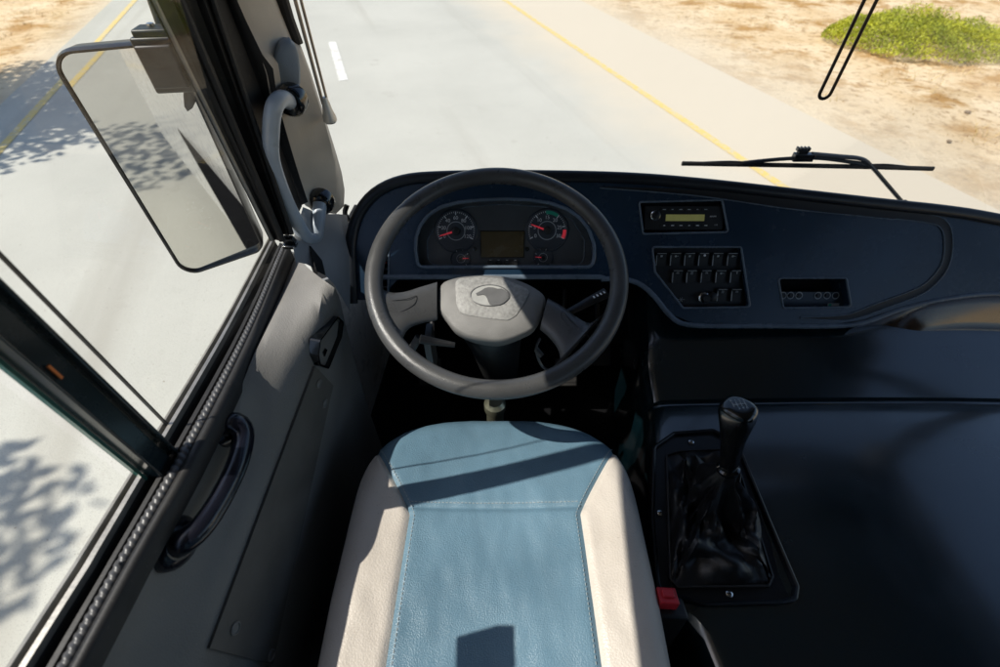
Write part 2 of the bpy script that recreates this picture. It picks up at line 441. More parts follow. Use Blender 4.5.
for off, lb in ((0, 'worn yellow edge line right of the bus'), (-ROADW, 'worn yellow edge line seen through the side window')):
    m = MB(); rows = []
    for i in range(240):
        a = -60+i*.6; w = .048+.006*noise.noise(Vector((a*3, off, 0)))
        rows.append([rp(a, off-w, .010), rp(a, off+w, .010)])
    m.loft(rows); tag(m.build('road_marking', P_y), lb, 'road marking', kind='structure')
for k in range(-6, 8):
    m = MB(); a0 = 4.2+k*6.2; c = -ROADW*.5
    m.loft([[rp(a0, c-.06, .010), rp(a0, c+.06, .010)], [rp(a0+1.89, c-.06, .010), rp(a0+1.89, c+.06, .010)]])
    tag(m.build('road_marking', P_w), 'white dash of the centre line on the pale road', 'road marking', 'dashes of the centre line', kind='structure')

# blades: dry grass (stuff) and the green bush
def blades(mb, base, n_, spread, h, w, lean, zf=None):
    for _ in range(n_):
        p = Vector(base) + Vector((random.gauss(0, spread), random.gauss(0, spread), 0))
        a = random.random()*2*PI; hh = h*random.uniform(.5, 1.2); d = Vector((math.cos(a), math.sin(a), 0)); sd = Vector((-d.y, d.x, 0))*w*random.uniform(.6, 1.3)
        l = lean*random.uniform(.3, 1.4)*hh
        p1 = p+Vector((0, 0, hh*.6))+d*l*.4; p2 = p+Vector((0, 0, hh))+d*l
        v = [mb.bm.verts.new(q) for q in (p-sd, p+sd, p1+sd*.6, p1-sd*.6, p2)]
        mb.face([v[0], v[1], v[2], v[3]]); mb.face([v[3], v[2], v[4]])
m = MB(); cnt = 0
while cnt < 1500:
    al = random.uniform(-14, 16); of = random.uniform(2.0, 13) if random.random() < .8 else random.uniform(-14, -8.3)
    p = rp(al, of)
    d = noise.noise(Vector((p.x*.55, p.y*.55, 9)))+.5*noise.noise(Vector((p.x*1.7, p.y*1.7, 2)))
    edge = of-2.4-.5*noise.noise(Vector((al, 0, 0)))
    if of > 0 and edge < 0: continue
    if d < .12 and not (al > 7 and of < 5.5 and d > -.2): continue
    if al > 3 and al < 6.3 and of > 3 and of < 8: 
        if random.random() < .5: continue
    blades(m, p, random.randint(5, 14), .10, random.uniform(.03, .10), .004, 1.5); cnt += 1
tag(m.build('dry_grass', M_dry, recalc=False, merge=0), 'low tufts of dry brown grass scattered over the sandy verge', 'grass', kind='stuff')

b0 = at(912, 45, z=GZ); 
bush = thing('bush', b0, 'low bright green bush spreading on the sand', 'bush')
m = MB(); st = MB()
ux = Vector((1, 0.0, 0))
for i in range(26000):
    a = random.random()*2*PI; r = math.sqrt(random.random())
    lump = 1+.16*noise.noise(Vector((math.cos(a)*2, math.sin(a)*2, 4)))
    x = r*math.cos(a)*1.36*lump; y = r*math.sin(a)*1.02*lump
    hgt = .30*math.sqrt(max(0, 1-r*r*.98))*1.35*(1+.5*noise.noise(Vector((x*2.6, y*2.6, 0))))
    z = hgt*random.uniform(.35, 1.0)
    p = b0+Vector((x+.0, y-.05+x*-.10, z+.01))
    dr = Vector((random.gauss(0, .8), random.gauss(0, .8), random.uniform(.3, 1.4))).normalized(); sd = dr.cross(Vector((random.random()-.5, random.random()-.5, random.random()-.5))).normalized()
    l = random.uniform(.022, .05); w = l*.2
    v = [m.bm.verts.new(q) for q in (p, p+dr*l*.5+sd*w, p+dr*l, p+dr*l*.5-sd*w)]; m.face(v)
m.build('foliage', M_bush, bush, recalc=False, merge=0)
for i in range(26):
    a = random.random()*2*PI; r = random.uniform(.3, .9)
    st.tube([b0+Vector((0, 0, 0)), b0+Vector((math.cos(a)*r*.6, math.sin(a)*r*.4, .12)), b0+Vector((math.cos(a)*r*1.2, math.sin(a)*r*.75, .16))], .008, 5)
st.build('stem', M_bark, bush)

# a few stones on the verge
for i, (px, py, sz, lb) in enumerate(((949, 141, .022, 'small grey stone lying on the open sand'), (968, 112, .03, 'brown clod on the sand below the bush'))):
    c = at(px, py, z=GZ+.02); m = MB()
    bmesh.ops.create_icosphere(m.bm, subdivisions=2, radius=sz)
    for v in m.bm.verts: v.co = c+Vector((v.co.x*1.3, v.co.y, v.co.z*.55))*(1+.35*noise.noise(v.co*30+Vector((i, 0, 0))))
    tag(m.build('stone', mat('stone', (.25, .19, .13), .9, var=(20, .3)), sharp=20), lb, 'stone')

def tree(loc, h, cr, label, n_=15000):
    t = thing('tree', loc, label, 'tree'); L0 = Vector(loc)
    m = MB(); top = L0+Vector((.2, .1, h*.55))
    m.tube(smooth_line([L0, L0+Vector((.08, -.05, h*.25)), top], 10), lambda q: .17-.08*q, 10)
    centres = []
    for k in range(9):
        a = k*2.4; e = L0+Vector((math.cos(a)*cr*.62, math.sin(a)*cr*.62, h*(.62+.25*random.random())))
        m.tube(smooth_line([L0+Vector((.1, 0, h*(.3+.02*k))), (top+e)/2+Vector((0, 0, .15)), e], 8), lambda q: .07-.055*q, 7); centres.append(e)
    m.build('trunk', M_bark, t)
    m = MB()
    centres += [top+Vector((random.gauss(0, cr*.4), random.gauss(0, cr*.4), random.uniform(.1, h*.35))) for _ in range(16)]
    for i in range(n_):
        c = random.choice(centres); d = Vector((random.gauss(0, 1), random.gauss(0, 1), random.gauss(0, .7))).normalized()
        p = c+d*(random.random()**.4)*cr*.38
        dr = Vector((random.gauss(0, 1), random.gauss(0, 1), random.gauss(0, 1))).normalized(); sd = dr.cross(Vector((0, 0, 1))).normalized()
        l = random.uniform(.08, .16)
        m.face([m.bm.verts.new(q) for q in (p, p+dr*l*.5+sd*l*.28, p+dr*l, p+dr*l*.5-sd*l*.28)])
    m.build('crown', M_leaf, t, recalc=False, merge=0)
# trees stand to the left and behind the bus: they throw the shadows seen on the road and show in the mirror
tree((-9.6, 4.7, GZ), 5.2, 2.3, 'broad roadside tree whose shadow falls on the road left of the bus')
tree((-6.95, -1.55, GZ), 5.0, 1.5, 'tree close to the bus on the left verge, shading the road under the window', 11000)
tree((-7.6, -6.0, GZ), 6.0, 2.4, 'roadside tree standing behind the bus, seen only in the mirror')

# ================================================================== BUS SHELL (setting)
XW = lambda y: KL*(-.53 + (y/KL-.08)*(.055/.78))          # x of the driver's side glass plane at y
ZS = CAMZ-(CAMZ-.715)*KL; ZT = 1.50
def sheet(name, pts, m_, th=.02, **kw):
    mb = MB(); a = [Vector(p) for p in pts]; nrm = (a[1]-a[0]).cross(a[2]-a[0]).normalized()*th
    mb.prism(a, [p+nrm for p in a]); return tag(mb.build(name, m_), kind='structure', **kw)
m = MB(); m.box((.65, -.85, -.03), (2.6, 4.3, .05)); tag(m.build('bus_floor', M_floor), 'black rubber floor of the driver cab', 'floor', kind='structure')
m = MB(); m.box((.65, -.95, 2.02), (2.6, 4.1, .06)); tag(m.build('bus_roof', M_lining), 'grey lining of the bus roof', 'roof', kind='structure')
m = MB(); m.box((.65, -3.0, .95), (2.6, .05, 2.1)); tag(m.build('rear_partition', M_lining), 'grey partition behind the driver area', 'wall', kind='structure')
m = MB(); m.box((1.93, -1.60, .30), (.05, 2.7, 1.2)); m.box((1.93, .5, -.15), (.05, 1.5, .30)); m.box((1.93, -.85, 1.86), (.05, 4.2, .30))
for y in (-2.9, -1.9, -.9, .2, 1.15): m.box((1.93, y, 1.3), (.045, .09, .9))
tag(m.build('door_side_wall', M_lining), 'door side wall of the bus with window openings', 'wall', kind='structure')

m = MB(); m.box((.65, 1.26, .20), (2.6, .03, .66)); m.box((-.475, 1.0, .22), (.03, .62, .68), Matrix.Rotation(-.07, 3, 'Z'))
tag(m.build('footwell_wall', M_void), 'black inner wall of the footwell under the dashboard', 'wall', kind='structure')
# exterior skin, driver's side
m = MB()
def yx(y, o=0): return XW(y)-.034+o
m.prism([Vector((yx(y)-dx, y, z)) for y, z, dx in ((-3.2, -.55, .02), (1.30, -.55, .02), (1.30, .35, .01), (.86, .62, 0), (.80, ZS-.022, 0), (-3.2, ZS-.022, 0))],
        [Vector((yx(y)+.018-dx, y, z)) for y, z, dx in ((-3.2, -.55, .02), (1.30, -.55, .02), (1.30, .35, .01), (.86, .62, 0), (.80, ZS-.022, 0), (-3.2, ZS-.022, 0))])
m.prism([Vector((yx(y), y, z)) for y, z in ((-3.2, ZT+.02), (.95, ZT+.02), (.95, 2.05), (-3.2, 2.05))],
        [Vector((yx(y)+.10, y, z)) for y, z in ((-3.2, ZT+.02), (.95, ZT+.02), (.95, 2.05), (-3.2, 2.05))])
m.prism([Vector((yx(y), y, z)) for y, z in ((-3.2, ZS-.025), (-1.05, ZS-.025), (-1.05, ZT+.03), (-3.2, ZT+.03))],
        [Vector((yx(y)+.06, y, z)) for y, z in ((-3.2, ZS-.025), (-1.05, ZS-.025), (-1.05, ZT+.03), (-3.2, ZT+.03))])
m.box((.66, 1.33, -.06), (2.4, .05, .98))
tag(m.build('bus_body', M_body, bevel=.004), 'white painted outer skin of the bus below the windows', 'bus body', kind='structure')

# ================================================================== SIDE WINDOW
win = thing('side_window', (XW(.3), .3, ZS), 'driver side window with black frame and sliding glass left of the seat', 'window')
def zl(pairs, z): return [at(px, py, z=z) for px, py in pairs]
def ext(pts, back=.9):            # extend a 3d polyline backwards beyond the picture
    a, b = pts[-1], pts[-2]; d = (a-b).normalized(); return pts + [a+d*back]
def strip_loft(name, sections, parent, m_, **kw):
    """sections: list of 3d polylines of the same parameterisation -> open shell"""
    N_ = 40; mb = MB(); rr = [smooth_line(s_, N_) for s_ in sections]
    mb.loft([[r[i] for r in rr] for i in range(N_+1)]); return mb.build(name, m_, parent, **kw)
o1 = ext(zl([(270, 243), (222, 333), (138, 473), (75, 575), (18, 664)], ZS))
o2 = ext(zl([(276, 243), (231, 333), (151, 473), (92, 575), (37, 664)], ZS))
o3 = ext(zl([(284, 244), (245, 333), (180, 455), (120, 560), (62, 664)], ZS))
o4 = ext(zl([(287, 247), (250, 336), (190, 455), (130, 560), (73, 664)], ZS))
o5 = ext(zl([(292, 252), (258, 338), (203, 455), (145, 560), (90, 664)], ZS))
def dz(l, z, dx=0): return [p+Vector((dx, 0, z)) for p in l]
def lerpl(a, b, t): return [p.lerp(q, t) for p, q in zip(a, b)]
strip_loft('lower_frame', [dz(o1, -.03), dz(o1, .012), dz(lerpl(o1, o2, .3), .014), dz(lerpl(o1, o2, .35), .004), dz(lerpl(o1, o2, .6), .004), dz(lerpl(o1, o2, .65), .012), dz(o2, .012), dz(o2, -.03)], win, M_alu, sharp=25)
strip_loft('glass_channel', [dz(o2, .002), dz(lerpl(o2, o3, .15), -.012), dz(lerpl(o2, o3, .45), -.012), dz(lerpl(o2, o3, .5), .002), dz(lerpl(o2, o3, .75), .002), dz(lerpl(o2, o3, .8), -.008), dz(o3, -.008)], win, M_rubber, sharp=25)
# ribbed sealing strip: small cross ribs built along a rounded ledge
a3 = smooth_line(dz(o3, .004), 760); a4 = smooth_line(dz(o4, .004), 760)
m = MB(); rows = []
for i in range(761):
    h = .0016 if (i//2) % 2 else 0
    rows.append([a3[i]+Vector((0, 0, -.012)), a3[i]+Vector((0, 0, h)), a3[i].lerp(a4[i], .5)+Vector((0, 0, .003+h)), a4[i]+Vector((0, 0, h)), a4[i]+Vector((0, 0, -.012))])
m.loft(rows); m.build('ribbed_seal', mat('ribbed_rubber', (.085, .085, .088), .38, var=(60, .15)), win, sharp=80)
strip_loft('inner_seal', [dz(o4, -.006), dz(lerpl(o4, o5, .1), .006), dz(lerpl(o4, o5, .5), .009), dz(lerpl(o4, o5, .9), .005), dz(o5, -.02)], win, M_rubber, sharp=60)

# front upright of the window: four lines unprojected at their own depth, carried on up to the header
def up_line(a, b, xa, xb, top=ZT+.04):
    A = at(*a, x=xa); B = at(*b, x=xb); d = (B-A); t = (top-A.z)/d.z
    return [A, A.lerp(B, .33), A.lerp(B, .66), B, A+d*t]
v0 = up_line((270, 241), (149, 0), -.475, -.510)
v1 = up_line((276, 240), (163, 0), -.470, -.500)
v2 = up_line((281, 238), (180, 0), -.462, -.490)
v3 = up_line((285, 235), (196, 0), -.455, -.480)
v4 = up_line((290, 231), (212, 0), -.448, -.468)
v5 = up_line((302, 206), (229, 0), -.440, -.455)
m = MB(); rr = [smooth_line(l, 20) for l in (v0, lerpl(v0, v1, .5), v1, [p+Vector((.004, -.006, 0)) for p in lerpl(v1, v2, .5)], v2, [p+Vector((-.004, .01, 0)) for p in lerpl(v2, v3, .3)], v3, [p+Vector((.006, -.012, 0)) for p in lerpl(v3, v4, .5)], v4, lerpl(v4, v5, .2), v5)]
m.loft([[r[i] for r in rr] for i in range(21)]); m.build('front_upright', M_rubber, win, sharp=25)
m = MB(); m.tube(smooth_line(lerpl(v0, v1, .35), 20), .0035, 8); m.build('upright_trim', M_alu, win)
m = MB(); m.tube(smooth_line([p+Vector((.005, -.008, 0)) for p in v2], 20), .006, 8); m.tube(smooth_line([p+Vector((.006, -.01, 0)) for p in v4], 20), .005, 8); m.build('upright_gasket', M_rubber, win)
# corner clip
c = at(289, 240, x=-.455); m = MB(); m.box(c, (.022, .012, .020), Matrix.Rotation(.5, 3, 'X')); m.box(c+Vector((0, 0, -.012)), (.028, .02, .008)); m.build('corner_clip', M_gloss, win, bevel=.002)
# divider between the fixed and the sliding glass
yA = at(154, 440, x=XW(.31)/KL); yB = at(138, 466, x=XW(.29)/KL)
d_y1, d_y0 = yA.y, yB.y
m = MB(); yc = (d_y0+d_y1)/2; w = (d_y1-d_y0)
x0 = XW(yc)
m.box((x0+.002, d_y0+w*.42, (ZS+ZT)/2), (.018, w*.72, ZT-ZS))
m.box((x0+.006, d_y0+w*.93, (ZS+ZT)/2), (.028, w*.14, ZT-ZS))
m.box((x0+.004, d_y0+w*.03, (ZS+ZT)/2), (.024, w*.10, ZT-ZS))
m.build('divider', mat('divider_black', (.016, .026, .030), .25, coat=.3, var=(20, .2)), win, bevel=.002)
m = MB(); m.box((x0-.006, d_y0-.004, (ZS+ZT)/2), (.006, .004, ZT-ZS)); m.build('glass_edge', M_edge, win)
m = MB(); m.box((x0-.010, d_y1+.036, (ZS+ZT)/2), (.005, .0018, ZT-ZS)); m.build('glass_edge', M_black, win)
m = MB(); pc = at(55, 372, x=(x0+.014)/KL); m.box(pc, (.002, .003, .020)); m.build('orange_tab', mat('orange_tab', (.7, .2, .05), .5), win)
def pane(name, ya, yb, dx, parent):
    m = MB(); m.loft([[Vector((XW(y)+dx, y, ZS-.005)) for y in (ya, yb)], [Vector((XW(y)+dx, y, ZT)) for y in (ya, yb)]])
    return m.build(name, M_glass, parent)
pane('glass_pane', d_y0+.01, .86, -.004, win)
pane('glass_pane', -1.0, d_y0-.012, -.012, win)
m = MB(); m.box((XW(0)-.0, -.02, ZT+.03), (.06, 2.1, .06), Matrix.Rotation(-.07, 3, 'Z')); m.build('upper_frame', M_rubber, win, bevel=.003)
m = MB(); m.box((XW(-1), -1.02, (ZS+ZT)/2), (.06, .05, ZT-ZS)); m.build('rear_upright', M_rubber, win, bevel=.003)

m = MB(); m.box((x0+.010, .015, 1.10), (.03, .055, .085)); m.box((x0+.020, .005, 1.10), (.02, .035, .05)); m.build('shadow_block', M_black, win, bevel=.003)  # unseen block added to drop a small shadow on the seat
vis = thing('shade_baffle', (XW(.6)+.02, .6, 1.5), 'added unseen visor at the top front of the side window', 'baffle')  # invented out of view to keep sun off the upper rim
m = MB(); q = [(.40, 1.46), (.46, 1.40), (.86, 1.235), (.90, 1.26), (.90, 1.53), (.40, 1.53)]
m.prism([Vector((XW(y)+.018, y, z)) for y, z in q], [Vector((XW(y)+.030, y, z)) for y, z in q]); m.build('baffle_board', M_black, vis, bevel=.004)
m = MB(); m.tube([Vector((XW(.40)+.024, .36, 1.535)), Vector((XW(.9)+.024, .93, 1.535))], .007, 10); m.build('baffle_rod', M_chrome, vis)

# ================================================================== DRIVER SIDE PANEL
pan = thing('door_panel', (-.47, .3, 0), 'grey textured panel under the side window, left of the seat', 'trim panel')
A_ = [at(px, py, z=ZS-.02) for px, py in ((294, 254), (262, 333), (205, 458), (146, 565), (92, 664))]
B_ = [at(px, py, x=x) for px, py, x in ((306, 266, -.435), (258, 352, -.446), (226, 425, -.462), (172, 545, -.475), (122, 664, -.485))]
BC = [at(px, py, x=x) for px, py, x in ((322, 279, -.372), (283, 372, -.405), (253, 440, -.440), (208, 550, -.452), (162, 664, -.462))]
C_ = [at(px, py, x=x) for px, py, x in ((333, 286, -.345), (311, 366, -.376), (280, 443, -.410), (250, 525, -.420), (204, 664, -.432))]
CD = [at(px, py, x=x) for px, py, x in ((340, 300, -.345), (334, 380, -.374), (310, 455, -.398), (285, 540, -.404), (254, 664, -.414))]
D_ = [at(px, py, x=x) for px, py, x in ((347, 330, -.372), (350, 395, -.384), (338, 450, -.392), (322, 520, -.398), (298, 664, -.405))]
LN = [ext(l, .8) for l in (A_, B_, BC, C_, CD, D_)]
E_ = [Vector((p.x-.015, p.y, p.z*.55)) for p in LN[-1]]; G_ = [Vector((p.x-.02, p.y, 0)) for p in LN[-1]]
LN += [E_, G_]
NS = 60; NV = 8
SL = [smooth_line(l, NS) for l in LN]
def prof(i):
    col = [s[i] for s in SL]; return smooth_line(col, 40)
PG = [prof(i) for i in range(NS+1)]
for i, col in enumerate(PG):
    pass
m = MB(); m.loft(PG)
# front end cap
m.face([m.bm.verts.new(p) for p in PG[0]]+[m.bm.verts.new(Vector((-.47, PG[0][0].y+.02, 0)))])
m.build('panel_body', M_grey, pan, sharp=50)
def panpt(px, py, lift=0.0):
    """meet the view ray of a reference point with the panel surface"""
    best = None; d = ray(px, py).normalized(); C = Vector((0, 0, CAMZ))
    for i in range(NS+1):
        for j in range(41):
            p = PG[i][j]; q = (p-C); t = q.dot(d); e = (q-d*t).length
            if best is None or e < best[0]: best = (e, i, j, t)
    e, i, j, t = best; i = min(max(i, 1), NS-1); j = min(max(j, 1), 39)
    nrm = (PG[i+1][j]-PG[i-1][j]).cross(PG[i][j+1]-PG[i][j-1]).normalized()
    if nrm.x < 0: nrm = -nrm
    p = PG[i][j]; tt = (p-C).dot(nrm)/d.dot(nrm)
    return C+d*tt+nrm*lift, nrm
# storage cover: patch following the surface, raised 4 mm
def patch(name, quad, n1, n2, lift, m_, parent, rim=.004):
    """quad: 4 corners in px (tl, tr, br, bl) -> curved plate on the panel"""
    mb = MB(); G = []
    for i in range(n1+1):
        a = Vector(quad[0]).lerp(Vector(quad[3]), i/n1); b = Vector(quad[1]).lerp(Vector(quad[2]), i/n1); row = []
        for j in range(n2+1):
            q = a.lerp(b, j/n2); p, nn = panpt(q.x, q.y); row.append((p, nn))
        G.append(row)
    # smooth the ray hits
    P = [[g[0] for g in r] for r in G]
    for _ in range(3):
        P = [[(P[max(i-1, 0)][j]+P[min(i+1, n1)][j]+P[i][max(j-1, 0)]+P[i][min(j+1, n2)]+P[i][j]*2)/6 if 0 < i < n1 and 0 < j < n2 else P[i][j] for j in range(n2+1)] for i in range(n1+1)]
    top = [[P[i][j]+G[i][j][1]*lift for j in range(n2+1)] for i in range(n1+1)]
    rr = mb.loft(top)
    bd = [(0, j) for j in range(n2+1)]+[(i, n2) for i in range(1, n1+1)]+[(n1, j) for j in range(n2-1, -1, -1)]+[(i, 0) for i in range(n1-1, 0, -1)]
    mb.loft([[top[i][j] for i, j in bd], [P[i][j]-G[i][j][1]*.006 for i, j in bd]], closed=True)
    return mb.build(name, m_, parent, bevel=0, sharp=40)
patch('storage_cover', ((313, 366), (331, 385), (270, 664), (207, 648)), 22, 6, .005, M_greyflat, pan)
for px, py in ((232, 628), (268, 655), (316, 383), (322, 403)):
    p, nn = panpt(px, py, .005); q = nn.to_track_quat('Z', 'Y').to_matrix().to_4x4(); q.translation = p
    m = MB(); m.lathe([(.009, -.002), (.009, .002), (.007, .003), (.006, .001)], q, 18); m.build('screw_cap', M_grey, pan)
# oblong recess with black bezel near the dashboard
qs = [(337, 316), (343, 322), (341, 337), (328, 369), (319, 366), (317, 356), (319, 340)]
c0, n0 = panpt(330, 343); U_ = Vector((0, 1, 0)); U_ = (U_-n0*U_.dot(n0)).normalized(); V_ = n0.cross(U_)
lo = [atpl(px, py, c0+n0*.006, n0) for px, py in qs]
l2 = fillet([((p-c0).dot(U_), (p-c0).dot(V_)) for p in lo], .008, 4)
W3 = lambda q, h: c0+U_*q[0]+V_*q[1]+n0*h
m = MB(); inn = offset2(l2, .004)
m.loft([[W3(q, -.01) for q in l2], [W3(q, .008) for q in l2], [W3(q, .008) for q in inn], [W3(q, -.02) for q in inn]], closed=True); m.poly([[W3(q, -.019) for q in inn]])
m.box(W3((.0, 0), -.006), (.006, .06, .012))
m.build('latch_recess', M_gloss, pan, sharp=30)

# black grab handle on the ledge
gh_ = thing('grab_handle', at(215, 500, x=-.45), 'black moulded grab handle bolted to the panel below the window rail', 'handle')
pts = [at(px, py, x=x) for px, py, x in ((222, 426, -.468), (236, 424, -.445), (243, 436, -.432), (238, 462, -.423), (222, 496, -.425), (203, 525, -.432), (184, 541, -.450), (170, 545, -.474))]
m = MB(); m.tube(smooth_line(pts, 36), lambda t: .0150+.006*(abs(2*t-1)**4), 14, flat=.9); m.build('grip', mat('handle_black', (.008, .009, .016), .22, coat=.4, var=(20, .2)), gh_)
for px, py in ((225, 428), (174, 543)):
    p = at(px, py, x=-.472); m = MB(); Mx = Matrix.Translation(p) @ Matrix.Rotation(PI/2-.5, 4, 'Y') @ Matrix.Diagonal((1, 1.25, 1, 1))
    m.lathe([(.028, -.012), (.028, .004), (.025, .012), (.019, .018)], Mx, 24); m.build('mount', MATS['handle_black'], gh_)

# ================================================================== A-PILLAR
pil = thing('window_pillar', (-.42, 1.0, .72), 'beige grey moulded windscreen pillar beside the dashboard', 'pillar')
YP = 1.0
def pl(px, py, y): return at(px, py, y=y*.93)
def up(l, ztop=1.97):
    A, B = l[0], l[-1]; d = (B-l[-2]); t = (ztop-B.z)/max(.01, d.z); return l+[B+Vector((0, 0, ztop-B.z))+Vector((d.x, d.y, 0))*t*.3]
e1 = up([pl(302, 202, .88), pl(288, 160, .885), pl(270, 98, .89), pl(262, 55, .90), pl(229, 0, .90)])
e1b = up([pl(306, 206, .885), pl(292, 160, .89), pl(274, 98, .895), pl(265, 55, .905), pl(234, 0, .905)])
e2 = up([pl(318, 212, .93), pl(305, 160, .935), pl(290, 98, .94), pl(280, 55, .945), pl(252, 0, .95)])
e3 = up([pl(336, 214, .985), pl(334, 160, .99), pl(317, 98, .995), pl(298, 48, 1.0), pl(272, 0, 1.0)])
e4 = up([pl(344, 206, 1.03), pl(343, 178, 1.035), pl(322, 108, 1.035), pl(301, 46, 1.04), pl(277, 0, 1.04)])
e5 = [p+Vector((-.05, .10, 0)) for p in e4]
m = MB(); rr = [smooth_line(l, 30) for l in (e1, e1b, e2, e3, e4, e5)]
m.loft([[r[i] for r in rr] for i in range(31)]); m.face([m.bm.verts.new(r[0]) for r in rr])
m.build('pillar_trim', M_pillar, pil, sharp=40)
m = MB(); wa = smooth_line(v5, 24); wb = smooth_line([p+Vector((.012, .0, 0)) for p in e1], 24)
m.loft([[a+Vector((-.004, 0, 0)), b] for a, b in zip(wa, wb)]); m.build('gap_filler', M_rubber, pil)
# blue-grey moulded boss in the middle
m = MB()
b1 = [(262, 92), (267, 98), (296, 94), (302, 88), (300, 50), (292, 38), (277, 38), (272, 62)]
C0 = pl(284, 68, .95); NN = Vector((.45, -1, .15)).normalized()
la = [atpl(px, py, C0, NN) for px, py in b1]; cen = sum(la, Vector())/len(la)
m.loft([[p-NN*.05 for p in la], [p+NN*.008 for p in la], [p.lerp(cen, .12)+NN*.016 for p in la], [p.lerp(cen, .5)+NN*.018 for p in la]], closed=True, capb=True)
m.build('boss', M_pillar2, pil, sharp=50, subsurf=1)
m = MB(); l = [pl(281, 0, 1.03), pl(288, 20, 1.03), pl(292, 40, 1.03)]
m.tube(up([pl(297, 44, 1.045), pl(288, 20, 1.045), pl(282, 0, 1.045)]), .012, 10); m.build('windscreen_gasket', M_rubber, pil)
# lower pillar base between window and dash
m = MB()
rows = []
top = [(292, 243), (303, 207), (320, 214), (338, 214), (347, 215)]
for t in range(7):
    q = t/6
    rows.append([])
    for k, (px, py) in enumerate(top):
        x_ = (-.452, -.438, -.42, -.405, -.40)[k]; p = at(px, py, x=x_)
        dn = at((296, 306, 322, 334, 350)[k], (262, 264, 272, 284, 312)[k], x=(-.43, -.425, -.40, -.375, -.36)[k])
        rows[-1].append(p.lerp(dn, q)+Vector((0, .012*math.sin(q*PI)*(k > 0), 0)))
m.loft(rows); m.build('pillar_foot', M_pillar2 if False else mat('foot_grey', (.30, .31, .32), .55, bump=(450, .3, 'voronoi', .0007), var=(9, .12)), pil, sharp=60)
# dark strip standing in for the shade of a gap in the foot
m = MB(); g = [at(px, py, x=x) for px, py, x in ((309, 243, -.428), (327, 246, -.412), (330, 275, -.392), (316, 268, -.405))]
m.prism([p+Vector((.004, -.010, 0)) for p in g], [p+Vector((-.01, .01, 0)) for p in g]); m.build('foot_gap_shade', M_void, pil)
m = MB(); m.tube(smooth_line([pl(347, 205, 1.04), pl(345, 214, 1.03), pl(352, 224, 1.02), pl(352, 240, .99)], 12), .006, 8); m.build('gasket_tail', M_rubber, pil)

# handrail on the pillar
hr = thing('handrail', pl(300, 170, .87), 'blue grey tubular handrail on the windscreen pillar', 'handrail')
pts = [pl(289, 101, .90), pl(281, 99, .87), pl(274, 108, .845), pl(271, 130, .835), pl(272, 160, .83), pl(284, 196, .825), pl(298, 225, .825), pl(307, 238, .83), pl(315, 237, .85), pl(318, 222, .875), pl(320, 204, .91)]
m = MB(); m.tube(smooth_line(pts, 60), .0138, 16); m.build('tube', M_rail, hr)
for px, py, y in ((290, 102, .905), (320, 204, .915)):
    p = pl(px, py, y); Mx = Matrix.Translation(p) @ Matrix.Rotation(PI/2, 4, 'X')
    m = MB(); m.lathe([(.026, -.02), (.026, .0), (.022, .006), (.016, .008)], Mx, 20); m.build('flange', M_gloss, hr)

# hanging rods
rod = thing('blind_cord_rod', pl(326, 100, .97), 'thin metal rod hanging beside the pillar with a silver end cap', 'rod')
m = MB(); a = pl(323, 104, .97); m.tube([a, a+Vector((0, 0, .9))], .0032, 8); a2 = pl(328, 104, .975); m.tube([a2, a2+Vector((0, 0, .9))], .0026, 8); m.build('rod_pair', M_rod, rod)
m = MB(); c = pl(326, 104, .972); m.lathe([(.005, .012), (.007, .004), (.009, -.010), (.0125, -.022), (.013, -.030), (.010, -.034)], Matrix.Translation(c), 20); m.build('end_cap', mat('satin_cap', (.75, .74, .71), .35, metal=.35, var=(40, .08)), rod)
ul = thing('hanging_bracket', at(825, 98, y=1.12), 'thin black U-shaped rod hanging above the right wiper', 'rod')
m = MB(); yU = 1.12; c = at(825.5, 93, y=yU); w = .0125; pts = [c+Vector((-w, 0, .95)), c+Vector((-w, 0, .4)), c+Vector((-w, 0, 0))]
arc = [c+Vector((-w*math.cos(t*PI/8), 0, -w*math.sin(t*PI/8))) for t in range(1, 8)]
m.tube(pts+arc+[c+Vector((w, 0, 0)), c+Vector((w, 0, .4)), c+Vector((w, 0, .95))], .0036, 10); m.build('bent_rod', mat('dark_rod', (.02, .012, .008), .35, metal=.3, var=(30, .2)), ul)

# ================================================================== WING MIRROR
YM = .98
mir = thing('wing_mirror', (-.75, YM, .9), 'large rectangular wing mirror outside the side window', 'mirror')
ya_ = R(15); aM = Vector((math.cos(ya_), math.sin(ya_), 0)); nM = Vector((math.sin(ya_), -math.cos(ya_), 0)); cm = at(160, 150, y=YM)
mq = []
for px, py in ((184, 279), (266, 251), (172, 40), (42, 52)):
    p = atpl(px, py, cm, nM)-cm; mq.append((p.dot(aM), p.z))
out = fillet(mq, [.040, .035, .03, .045], 8)
mp = lambda q, d: cm + aM*q[0] + Vector((0, 0, q[1])) - nM*d
i1 = offset2(out, .007); i2 = offset2(out, .009); o2_ = offset2(out, .02)
m = MB(); m.loft([[mp(q, .075) for q in o2_], [mp(q, .055) for q in offset2(out, .004)], [mp(q, .012) for q in out], [mp(q, .0) for q in offset2(out, .003)], [mp(q, .0) for q in i1], [mp(q, .022) for q in i2]], closed=True, capa=True)
m.build('housing', mat('mirror_housing', (.012, .012, .013), .35, var=(20, .2)), mir, sharp=40)
m = MB(); m.poly([[mp(q, .012+.052*q[0]) for q in offset2(out, .009)]]); m.build('mirror_glass', M_mirror, mir)
cb = at(172, 62, y=.915); m = MB(); Rt = Matrix.Rotation(R(8), 3, 'Z')
m.box(cb, (.080, .05, .088), Rt); m.box(cb+Vector((-.002, -.028, .0)), (.060, .01, .068), Rt); m.box(cb+Vector((.0, -.002, .048)), (.066, .04, .014), Rt)
m.build('arm_clamp', M_black, mir, bevel=.004)
